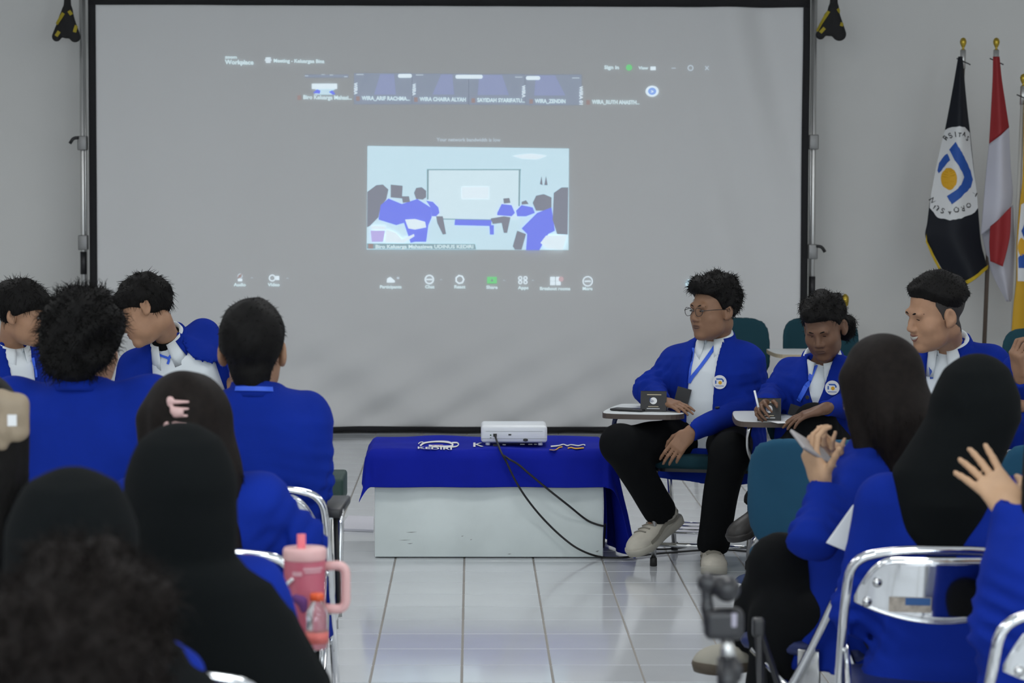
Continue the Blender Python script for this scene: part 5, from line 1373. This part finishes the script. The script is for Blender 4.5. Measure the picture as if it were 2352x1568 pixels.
# faded temple
# ---- person at the frame edge with a raised hand
r4h = PZ(2440, .53, 9.35)
R4 = person('person at the row end with one hand raised to the face', 225, r4h, PZ(2430, .97, 9.3), PZ(2418, 1.12, 9.22), 240, 8, 0, skin=M_SKIN2, hair='short', wid=1.0,
            elb=[P(2405, 960, 9.2), P(2420, 1010, 9.1)], wri=[P(2345, 868, 9.02), P(2352, 935, 8.98)],
            hands=[dict(d=P(2330, 800, 8.98) - P(2342, 862, 9.02), n=np.array([.9, .3, .2]), vis=True, curl=(.9, .95, 1.0, 1.05, .7), s=1.05), dict(d=P(2312, 915, 8.9) - P(2352, 935, 8.98), n=np.array([0, .3, -1]), vis=True)],
            shoem=(M_SHOED, M_SHOED, None), fine=.006, seed=41, shirt_collar=True)
tablet_chair(r4h * np.array([1, 1, 0]) + frame(220)[:, 1] * .06, 220, M_TEALD, 'tablet chair under the person with raised hand at the row end', tz=.67, side=-1)

# ---- empty chairs behind the panel
def chair_at(px, ytop, d, yaw, m_, label, **k):
    return tablet_chair(PZ(px, 0, d) - frame(yaw)[:, 1] * -.25 * 0, yaw, m_, label, **k)
chair_at(1701, 750, 14.5, 172, M_TEALD, 'empty dark teal tablet chair behind the man with glasses', edge=M_CREAMB)
chair_at(1896, 752, 14.5, 180, M_TEALD, 'empty dark teal tablet chair behind the writing person', edge=M_CREAMB)
chair_at(2402, 778, 13.4, 190, M_TEALD, 'empty dark teal tablet chair behind the person with raised hand', edge=M_CREAMB)
# ---- empty teal chairs whose backs face the audience
chair_at(1885, 1010, 7.80, 6, M_TEAL, 'empty teal tablet chair with its padded back towards the woman holding a phone', tz=.62, big=1.0)
chair_at(2412, 1012, 7.75, -6, M_TEAL, 'empty teal tablet chair with its padded back towards the woman with hand raised', tz=.62)

# ---- long-haired woman with phone
r5h = PZ(2005, .53, 6.40)
R5 = person('woman with long dark hair sitting sideways and holding a phone', -48, r5h, P(2022, 1012, 6.42), P(2018, 897, 6.40), -40, 14, 4, skin=M_SKIN4, hair='longdown', hairm=M_HAIRB, wid=.92, hs=1.0,
            sh=[P(2085, 1062, 6.52), P(1968, 1068, 6.28)], elb=[P(2040, 1200, 6.60), P(1868, 1232, 6.12)], wri=[P(1955, 1045, 6.46), P(1890, 1120, 6.20)],
            hands=[dict(d=P(1895, 1042, 6.36) - P(1955, 1048, 6.46), n=np.array([-.3, -.6, .5]), vis=True, curl=(.5, .5, .55, .6, .3), s=.92), dict(d=np.array([-.35, .05, .9]), n=np.array([.75, .45, .45]), vis=True, curl=(.6, .65, .7, .75, .0), s=.95)],
            knee=[P(1790, 1300, 6.48), PZ(1800, .50, 6.42)], ank=[P(1752, 1452, 6.62), PZ(1792, .11, 6.55)], toe=[nrm(np.array([-1, -.15, -.12])), np.array([-.6, .6, 0])],
            shoem=(mat('cream_canvas_shoe', (.36, .34, .28), .7), M_SOLEB, None), fine=.0045, seed=53, hem=.03, jbot=-.16, slope=.06)
folding_chair(r5h * np.array([1, 1, 0]) + frame(-48)[:, 1] * .06, -48, mat('navy_vinyl', (.01, .02, .10), .5), 'chrome folding chair under the woman holding a phone')
# phone
pr = frame(-40); c = P(1868, 1030, 6.20)
ax = nrm(P(1905, 1058, 6.22) - P(1822, 1008, 6.12)); nz_ = nrm(np.cross(ax, np.array([.25, -.5, .85]))); Rp = np.stack([ax, nz_, np.cross(ax, nz_)], 1)
me = bev_box('phone', (-.072, -.036, -.004), (.072, .036, .004), .0035); ph_ = empty('phone', c); tag(ph_, 'grey phone held by the woman with long hair', 'phone')
Mx = Matrix(Rp.tolist()).to_4x4(); me.transform(Mx); obj('phone_case', me, mat('grey_phone_case', (.34, .32, .32), .45), ph_)
me = bev_box('phone_screen', (-.068, -.033, .0042), (.068, .033, .005), .0003, 1); me.transform(Mx); obj('phone_screen', me, M_BLACKPL, ph_)

v0 = [P(1897, 1246, 6.02), P(1940, 1264, 6.02), P(1968, 1164, 6.10), P(1958, 1160, 6.10)]; nb = np.array([.01, .004, .006])
v = np.array(v0 + [q + nb for q in v0]); wb = wobj('writing_board', v, [(3, 2, 1, 0), (4, 5, 6, 7), (0, 1, 5, 4), (1, 2, 6, 5), (2, 3, 7, 6), (3, 0, 4, 7)], M_LAM); tag(wb, 'white writing board under the arm of the woman holding a phone', 'board')
# ---- woman in black hijab on the right
r6h = PZ(2185, .53, 5.92)
HJ6 = make_hijab([(-.37, -.072, .0, .070, .06, .118), (-.317, -.070, -.0, .088, .09, .125), (-.267, -.073, -.01, .104, .11, .13), (-.195, -.068, -.02, .116, .12, .145), (-.124, -.064, -.02, .124, .12, .135),
                  (-.06, -.030, -.015, .118, .115, .125), (0, 0, -.012, .112, .11, .122), (.05, .004, -.012, .100, .10, .115), (.10, .004, -.012, .062, .07, .08)], fold=.004)
R6 = person('woman in black hijab and blue jacket on the chair with a sticker', 4, r6h, PZ(2195, .925, 5.92), P(2236, 958, 5.90), 12, 6, 6, skin=M_SKIN4, hair=None, wid=.98, hs=1.06, hijab=HJ6, seed=61, shoem=(M_SHOED, M_SHOED, None), collar_up=False, jbot=-.14)
folding_chair(PZ(2147, 0, 5.80), 3, mat('navy_vinyl', (.01, .02, .10), .5), 'chrome folding chair with an old sticker on its back panel', sticker=True)
# ---- person at the right edge, arm and hand
r7h = PZ(2468, .53, 5.20)
R7 = person('person cut by the frame edge lifting an open hand before the hijab woman', -8, r7h, PZ(2470, .95, 5.22), PZ(2480, 1.10, 5.24), -20, 5, 0, skin=M_SKIN4, hair='long', wid=.95,
            elb=[None, P(2300, 1440, 5.20)], wri=[None, P(2332, 1178, 5.24)], hands=[None, dict(d=np.array([-.42, .62, .60]), n=np.array([.25, .75, -.6]), vis=True, curl=(.14, .16, .16, .14, .4), spread=.16, s=1.05)],
            fine=.005, seed=67, knee=[None, PZ(2410, .50, 5.58)], ank=[None, PZ(2410, .095, 5.6)], shoem=(M_SHOED, M_SHOED, None), sleeve=1.12, sh=[None, PZ(2395, .88, 5.2)])
folding_chair(PZ(2478, 0, 5.0), -6, mat('navy_vinyl', (.01, .02, .10), .5), 'chrome folding chair at the frame edge under the person lifting a hand')

# ---- left side: two in conversation
l1h = PZ(10, .53, 10.75)
L1 = person('man at the far end in profile with white collar and lanyard', 140, l1h, P(28, 800, 10.66), P(52, 722, 10.60), 104, 12, 0, skin=M_SKIN, hair='bowl', wid=1.0, hs=1.06, fine=.0055, seed=71, shirt=True, shirt_collar=True,
            open_=[(-.05, -.04, .05), (.6, -.05, .06), (1.1, -.055, .060)], lips=M_LIP, shoem=(M_SHOED, M_SHOED, None))
FU = Union(L1['SF'], L1['JF'])
lanyard(L1['body'], FU, [(76, 822), (80, 836), (84, 850), (86, 866)], 10.2, .012)
tablet_chair(l1h * np.array([1, 1, 0]) + frame(140)[:, 1] * .06, 140, M_TEALD, 'tablet chair under the man in profile at the far end')
l2h = PZ(480, .53, 10.9)
L2 = person('man leaning over with white shirt showing under an open blue jacket', 196, l2h, P(385, 785, 10.72), P(334, 716, 10.62), 262, 26, 20, skin=M_SKIN, hair='bowl', wid=1.08, hs=1.14, fine=.0055, seed=79, shirt=True, shirt_collar=True,
            sh=[P(292, 825, 10.72), P(468, 752, 10.80)], elb=[P(275, 950, 10.6), P(540, 850, 10.8)], wri=[PZ(300, .62, 10.45), PZ(540, .62, 10.55)], slope=.05,
            open_=[(-.3, -.25, .10), (.5, -.24, .10), (.75, -.20, .085), (.9, -.10, .07), (1.1, -.060, .055)], lips=M_LIP, shoem=(M_SHOED, M_SHOED, None), belly=.02)
FU = Union(L2['SF'], L2['JF'])
ly = lanyard(L2['body'], FU, [(402, 798), (396, 812), (388, 824)], 10.1, .012); lanyard(L2['body'], FU, [(352, 805), (370, 816), (388, 824), (386, 836)], 10.1, .010)
v, f = tube_vf([L2['T'](0, -.01, -.03), L2['T'](0, .0, .028)], .066, 20); wobj('black_undershirt_collar', v, f, M_TROUSER, L2['body'], True)
tablet_chair(l2h * np.array([1, 1, 0]) + frame(190)[:, 1] * .06, 190, M_TEALD, 'tablet chair under the leaning man with white shirt showing')

# ---- audience on the left
def aud(label, px, ytop, d, yaw, hyaw, hair, hpx=None, npx=None, thick=.020, hz=.53, fold=None, **k):
    zt = P(px, ytop, d)[2]; hs = k.get('hs', 1.0); hc = PZ(px, zt - .129 * hs - thick, d)
    nk = PZ(npx if npx is not None else px, hc[2] - .112 * hs, d - .005) if 'neck' not in k else k.pop('neck')
    hp_ = PZ(hpx if hpx is not None else px, hz, d - .01)
    pr_ = person(label, yaw, hp_, nk, hc, hyaw, hair=hair, shoem=(M_SHOED, M_SHOED, None), **k)
    return pr_, hp_
NV = mat('navy_vinyl', (.01, .02, .10), .5)
L3, h3 = aud('man with fluffy curly hair, blue jacket back to the room', 195, 655, 7.0, 12, 20, 'curly', npx=188, hpitch=8, skin=M_SKIN, wid=1.16, seed=83, thick=.026, hs=1.08, slope=.045)
folding_chair(h3 * np.array([1, 1, 0]) + np.array([0, .10, 0]), 8, NV, 'chrome folding chair under the man with fluffy curly hair')
L4, h4 = aud('man with short black hair and ears showing, back to the room', 581, 685, 7.0, 0, 2, 'short', npx=588, hpitch=2, skin=M_SKIN, wid=1.05, seed=89, thick=.012, hs=1.06, slope=.05, fine=.005,
             elb=[P(704, 1110, 7.0), P(455, 1110, 7.0)], sh=[P(718, 922, 7.02), P(452, 927, 7.02)])
c4 = P(572, 1135, 6.8); folding_chair(np.array([c4[0], 6.98, 0]), 2, NV, 'chrome folding chair under the man with short black hair', arm=True)
A = np.radians(np.linspace(138, 222, 17)); pts = np.array([L4['T'](.068 * math.sin(a), -.012 + .068 * math.cos(a), .012 - .008 * math.cos(a)) for a in A]); nr = np.array([L4['R'] @ np.array([math.sin(a), math.cos(a), .35]) for a in A]); nr /= np.linalg.norm(nr, axis=1, keepdims=True)
v, f = ribbon(pts, nr, .013, .002, .009); wobj('lanyard', v, f, M_LANY, L4['body'])
L5, h5 = aud('woman with long straight dark hair held by a pale pink claw clip', 420, 848, 5.72, -14, -30, 'long', npx=446, hpx=470, hpitch=6, skin=M_SKIN4, wid=.96, seed=97, thick=.014, hairm=M_HAIRB, sh=[P(618, 1108, 5.72), P(292, 1120, 5.70)], elb=[P(688, 1235, 5.76), P(262, 1260, 5.72)], slope=.06)
c5 = P(446, 1285, 5.6); folding_chair(np.array([c5[0], 5.76, 0]), -4, NV, 'chrome folding chair under the woman with the pink claw clip')
def claw(par, px, d, s, m_, label, flip=1, rot=0.0):
    c = P(*px, d); e = Field(); R_ = np.stack([np.array([math.cos(rot), 0, math.sin(rot)]), np.array([0, 1., 0]), np.array([-math.sin(rot), 0, math.cos(rot)])], 1)
    Lc = lambda x, y, z: c + R_ @ (np.array([x * flip, y, z]) * s)
    e.cone(Lc(-.30, 0, -.50), Lc(-.25, 0, .5), .16 * s, .15 * s, .05 * s, flat=(np.array([0, 1., 0]), .6)); e.cone(Lc(-.3, 0, .1), Lc(.12, -.08, .12), .20 * s, .17 * s, .1 * s, flat=(np.array([0, 1., 0]), .5))
    for z in (.45, .2, -.05, -.3, -.5): e.cone(Lc(-.1, 0, z), Lc(.40, .02, z + .05), .085 * s, .05 * s, .03 * s)
    e.ell(Lc(-.30, -.05, .0), (.06 * s, .3 * s, .22 * s), None, .02, 's')
    v, f = e.mesh(.05 * s); o = wobj('hair_claw', v, f, m_, par, True); o['label'] = label; return o
claw(L5['body'], (404, 952), 5.60, .062, mat('pale_pink_clip', (.62, .40, .38), .3), 'pale pink hair claw', 1, -.1)
HJ = lambda a, b, **k: make_hijab([(-.46, .0, -.02, .30 * a, .20, .13 * b), (-.313, .0, -.02, .272 * a, .19, .135 * b), (-.20, 0, -.02, .214 * a, .17, .135 * b), (-.140, 0, -.02, .166 * a, .14, .13 * b), (-.112, 0, -.018, .118, .12, .125), (-.092, 0, -.016, .095, .110, .113),
                                  (-.03, 0, -.014, .100, .11, .118), (.04, 0, -.014, .094, .105, .113), (.10, 0, -.014, .06, .075, .08)], **k)
L6, h6 = aud('woman in black hijab and black cape before the pink tumbler', 412, 968, 4.40, -4, -8, None, npx=425, hpx=440, skin=M_SKIN4, wid=.86, seed=101, thick=.012, hijab=HJ(1.0, 1.0, fold=.011), hs=1.0, elb=[P(690, 1640, 4.50), P(150, 1640, 4.50)], sh=[P(600, 1300, 4.42), P(240, 1300, 4.42)], collar_up=False)
c6 = P(345, 1512, 4.25); folding_chair(np.array([c6[0], 4.34, 0]), 2, NV, 'chrome folding chair under the woman in black cape, holding the pink tumbler on its tablet', tablet=True)
L7, h7 = aud('woman in plain black hijab between the cape woman and the clip wearer', 168, 1068, 3.75, 0, 0, None, skin=M_SKIN4, wid=.90, seed=103, thick=.012, sh=[P(385, 1520, 3.75), P(-40, 1520, 3.75)], hijab=HJ(.98, 1.0, fold=.003), hs=.94, collar_up=False)
folding_chair(h7 * np.array([1, 1, 0]) + np.array([0, .10, 0]), 0, NV, 'chrome folding chair under the woman in plain black hijab')
L8, h8 = aud('person with dark hair gathered in a big beige claw clip', -55, 842, 5.55, 10, 6, 'longdown', skin=M_SKIN4, wid=1.0, seed=107, thick=.016, hs=1.05, jm=M_TROUSER, slope=.06)
folding_chair(h8 * np.array([1, 1, 0]) + np.array([0, .10, 0]), 0, NV, 'chrome folding chair under the wearer of the beige claw clip')
F = Field(); D8 = 5.36; q8 = lambda x, y: P(x, y, D8)
for a, b, ra, rb in (((2, 918), (42, 928), .024, .020), ((42, 928), (40, 960), .022, .020), ((44, 952), (48, 990), .020, .019), ((36, 995), (2, 985), .018, .020), ((8, 985), (4, 1018), .022, .016), ((14, 940), (10, 980), .022, .022)):
    F.cone(q8(*a), q8(*b), ra, rb, .012, flat=(np.array([0, 1., 0]), .8))
v, f = F.mesh(.005); o = wobj('hair_claw', v, f, mat('beige_clip', (.30, .235, .16), .5), L8['body'], True); o['label'] = 'large beige hair claw'
v, f = box_vf(P(22, 978, 5.30) - np.array([.004, .002, .0]), P(34, 952, 5.30) + np.array([.004, .0, .0])); wobj('clip_highlight_plate', v, f, M_WHITE, L8['body'])  # highlight on the beige claw, painted as a small white plate
L9, h9 = aud('person with tousled dark brown hair filling the lower corner', 190, 1236, 2.98, 6, 4, 'curly', skin=M_SKIN, wid=.92, seed=109, thick=.022, hs=1.02, hairm=M_HAIRB, slope=.03, sh=[P(400, 1690, 2.98), None])
folding_chair(h9 * np.array([1, 1, 0]) + np.array([0, .10, 0]), 0, NV, 'chrome folding chair under the person with tousled brown hair')

# ================================================================== small things
def tent_card(label, px, Yd, z, w, h, yaw, lean=.25):
    e = empty('name_card', PZ(px, z, Yd), -math.radians(yaw)); tag(e, label, 'card')
    t = .0015; b = h * lean
    v = [(-w / 2, b, 0), (w / 2, b, 0), (w / 2, 0, h), (-w / 2, 0, h), (-w / 2, b - t * 2, 0), (w / 2, b - t * 2, 0), (w / 2, -t * 2, h), (-w / 2, -t * 2, h)]
    f = [(0, 1, 2, 3), (7, 6, 5, 4), (0, 4, 5, 1), (1, 5, 6, 2), (2, 6, 7, 3), (3, 7, 4, 0)]
    obj('front_flap', mesh('front_flap', v, f), M_CARD, e)
    obj('back_flap', mesh('back_flap', [(x, -y - .002, z_) for x, y, z_ in v], [q[::-1] for q in f]), M_CARD, e)
    def pr_(nm, poly, m_):
        vv = [(x * w, b * (1 - z_) + .0012, z_ * h) for x, z_ in poly]; obj(nm, mesh(nm, vv, [tuple(range(len(vv)))[::-1]]), m_, e)
    pr_('card_print', [(-.3, .80), (.25, .80), (.25, .84), (-.3, .84)], M_CREAMP); pr_('card_crest', [(.14 * math.cos(a), .52 + .17 * math.sin(a)) for a in np.linspace(0, 6.28, 18)[:-1]], M_WHITE)
    pr_('card_crest_stroke', [(-.04, .50), (.13, .66), (.15, .5), (.06, .42)], M_BLUEP)
    pr_('card_print', [(-.2, .22), (.2, .22), (.2, .25), (-.2, .25)], M_CREAMP); pr_('card_print', [(-.25, .12), (.25, .12), (.25, .15), (-.25, .15)], M_WHITE)
    return e
tent_card('black name card standing on the tablet of the man with glasses', 1502, 10.70, .667, .110, .085, 188)
tent_card('black name card standing on the tablet of the writing person', 1768, 10.12, .680, .095, .090, 186)
me = bev_box('phone', (-.038, -.075, 0), (.038, .075, .009), .004); o = obj('phone', me, M_BLACKPL, loc=PZ(1446, .667, 10.72), rotz=1.1); tag(o, 'black phone lying flat on the tablet of the man with glasses', 'phone')
me = bev_box('paper', (-.07, -.10, 0), (.07, .10, .001), .0003, 1); o = obj('paper', me, M_WHITE, loc=PZ(1802, .680, 10.10), rotz=.3); tag(o, 'white paper sheet under the hand on the tablet', 'paper')
# pink tumbler, bottle, charm
tz_ = .700; tc_ = PZ(699, tz_, 5.02)
tb = empty('tumbler', tc_); tag(tb, 'pink tumbler with straw and loop handle on a small tablet', 'tumbler')
sT = 5800 / 5.02; rT = 48.5 / sT; hT = (P(700, 1266, 5.02)[2] - tz_)
M_PINK = mat('pink_tumbler_enamel', (.50, .115, .165), .4); M_PALEP = mat('pale_pink_plastic', (.72, .43, .42), .45); M_STRAW = mat('coral_straw', (.80, .16, .20), .4)
v, f = lathe_vf([(rT * .93, 0), (rT * .96, .004), (rT * .98, hT * .5), (rT, hT - .012), (rT, hT - .010)], 36); obj('tumbler_body', mesh('tumbler_body', v, f, True), M_PINK, tb)
v, f = lathe_vf([(rT * 1.0, hT - .016), (rT * 1.04, hT - .013), (rT * 1.04, hT + .003), (rT * .98, hT + .008), (.001, hT + .008)], 36); obj('lid', mesh('lid', v, f, True), M_PALEP, tb)
v, f = tube_vf([(-.006, -.01, hT - .05), (-.006, -.01, hT + .036)], .0088, 14); obj('straw', mesh('straw', v, f, True), M_STRAW, tb)
hpz = lambda y: P(700, y, 5.02)[2] - tz_
v, f = tube_vf(fillet([(rT * .9, 0, hpz(1300)), (rT + .040, 0, hpz(1296)), (rT + .040, 0, hpz(1400)), (rT * .9, 0, hpz(1396))], .022, 8), .0095, 12); obj('handle', mesh('handle', v, f, True), M_PALEP, tb)
def tprint(x0, x1, z0, z1, m_, nm='print'):
    a = np.linspace(math.asin(x0 / rT), math.asin(x1 / rT), 6); g = np.stack([np.stack([np.sin(a) * (rT + .0008), -np.cos(a) * (rT + .0008), np.full(6, z)], 1) for z in (z0, z1)], 1)
    v, f = slab_vf(g, np.array([0, -.0005, 0])); obj(nm, mesh(nm, v, f[:, ::-1]), m_, tb)
px2 = lambda x: (x - 699) / sT
M_PP = mat('pale_print', (.62, .34, .38), .5)
tprint(px2(699), px2(741), hpz(1303), hpz(1297), M_PP); tprint(px2(702), px2(738), hpz(1309), hpz(1305), M_PP); tprint(px2(674), px2(696), hpz(1316), hpz(1306), M_PP)
v, f = tube_vf([(px2(656), -rT * .75, hpz(1340)), (px2(674), -rT * .98, hpz(1322))], .0035, 8); obj('strap_end', mesh('strap_end', v, f), M_WHITE, tb)
bt = empty('water_bottle', PZ(727, tz_, 4.93)); tag(bt, 'clear plastic bottle with orange cap before the tumbler', 'bottle')
hB = P(727, 1362, 4.93)[2] - tz_; M_CLEAR = mat('clear_plastic', (.95, .92, .93), .06, trans=.92)
v, f = lathe_vf([(.019, 0), (.022, .003), (.0215, .02), (.022, .04), (.021, .06), (.022, hB - .045), (.020, hB - .035), (.012, hB - .012), (.0105, hB - .01)], 24); obj('bottle_body', mesh('bottle_body', v, f, True), M_CLEAR, bt)
v, f = lathe_vf([(.0138, hB - .014), (.0140, hB - .002), (.0125, hB)], 20); obj('cap', mesh('cap', v, f, True), mat('orange_cap', (.75, .10, .025), .4), bt)
v, f = lathe_vf([(.0224, .012), (.0226, .034)], 24); obj('label_band', mesh('label_band', v, f, True), mat('red_band', (.62, .14, .12), .5), bt)
F = Field(); c = P(690, 1378, 4.93); F.ell(c, (.012, .009, .009), None, .008); F.ell(c + np.array([-.010, 0, .005]), (.007, .007, .007), None, .008); F.ell(c + np.array([.006, 0, -.012]), (.008, .008, .014), None, .01)
v, f = F.mesh(.003); o = wobj('charm', v, f, mat('purple_plush', (.11, .03, .15), .8), tb, True)
# phone gimbal on its stand
GY = 4.10; gm = empty('phone_gimbal', PZ(1668, 0, GY)); tag(gm, 'black phone gimbal with silver neck on a thin stand', 'gimbal')
gp = lambda x, y, dy=0: P(x, y, GY + dy)
def gobj(nm, F, m_, st=.003): v, f = F.mesh(st); return wobj(nm, v, f, m_, gm, True)
M_GIM = mat('dark_grey_gimbal', (.018, .018, .021), .35)
F = Field(); F.cone(gp(1670, 1352, -.014), gp(1670, 1352, .014), .0215, .0215, .004); F.cone(gp(1670, 1350), gp(1624, 1338), .0145, .0165, .01, flat=(np.array([0, 1., 0]), .8)); gobj('top_motor', F, M_GIM)
F = Field(); F.cone(gp(1622, 1330), gp(1625, 1395), .0105, .0085, .006, flat=(np.array([0, 1., 0]), .7)); F.cone(gp(1625, 1395), gp(1632, 1430), .0095, .013, .008); gobj('arm', F, M_GIM)
F = Field(); F.box(gp(1662, 1431), (.0325, .022, .0255), None, .012, .005); gobj('motor_housing', F, M_GIM)
F = Field(); F.box(gp(1686, 1424, -.021), (.005, .002, .012), None, .002, .002); gobj('control_strip', F, mat('grey_buttons', (.35, .33, .40), .4), .0015)
v, f = tube_vf([gp(1668, 1462), gp(1671, 1488), gp(1672, 1512)], [.009, .0115, .0135], 16); wobj('silver_neck', v, f, M_ALU, gm, True)
v, f = tube_vf([gp(1671, 1510), gp(1671, 1620)], .0175, 16); wobj('grip', v, f, M_GIM, gm, True)
F = Field(); F.ell(gp(1692, 1540, .0), (.010, .012, .020), None, .01); gobj('trigger', F, M_GIM)
gz = gp(1671, 1620); v, f = tube_vf([gz, (gz[0], gz[1], .10)], .010, 12); wobj('stand_pole', v, f, M_BLACKPL, gm, True)
for k in range(3):
    a = 2.1 * k + .5; v, f = tube_vf([(gz[0], gz[1], .16), (gz[0] + .22 * math.cos(a), gz[1] + .22 * math.sin(a), .008)], .008, 8); wobj('stand_leg', v, f, M_BLACKPL, gm, True)
# small black tripod beside it
TY = 5.75; tq = P(1742, 1420, TY); tr_ = empty('tripod', (tq[0], TY, 0)); tag(tr_, 'small black tripod with flat legs beside the gimbal', 'tripod')
v, f = tube_vf([tq, tq + np.array([0.012, 0, -.20])], .012, 10); wobj('column', v, f, M_BLACKPL, tr_, True)
F = Field(); F.box(tq + np.array([.0, 0, -.02]), (.014, .018, .022), None, .006, .004); v, f = F.mesh(.004); wobj('head', v, f, M_BLACKPL, tr_, True)
for dx, dy in ((-.02, -.20), (.20, .02), (.06, .20)):
    a_ = tq + np.array([0, 0, -.03]); b_ = np.array([tq[0] + dx, TY + dy, .008]); v, f = ribbon(np.array([a_, (a_ + b_) / 2, b_]), np.tile(nrm(np.cross(b_ - a_, [0.3, 1, 0])) , (3, 1)), .026, .010, 0); wobj('leg', v, f, M_BLACKPL, tr_)
# dark green padded stool behind the short-haired man
st_ = empty('stool', PZ(735, 0, 9.3)); tag(st_, 'low stool with dark green cushion beside the short-haired man', 'stool')
z1_, z0_ = P(770, 1088, 9.3)[2], P(770, 1150, 9.3)[2]
me = bev_box('cushion', (-.20, -.16, z0_), (P(793, 1120, 9.3)[0] - st_.location[0], .16, z1_), .012, 3); obj('cushion', me, mat('dark_green_vinyl', (.008, .035, .028), .6), st_)
for sx in (-.17, .06):
    for sy in (-.13, .13):
        v, f = tube_vf([(sx, sy, 0), (sx, sy, z0_)], .014, 8); obj('leg', mesh('leg', v, f, True), M_ALU, st_)
v, f = box_vf((-.18, -.14, z0_ - .05), (.075, .14, z0_)); obj('seat_rail', mesh('seat_rail', v, f), M_LAM, st_)
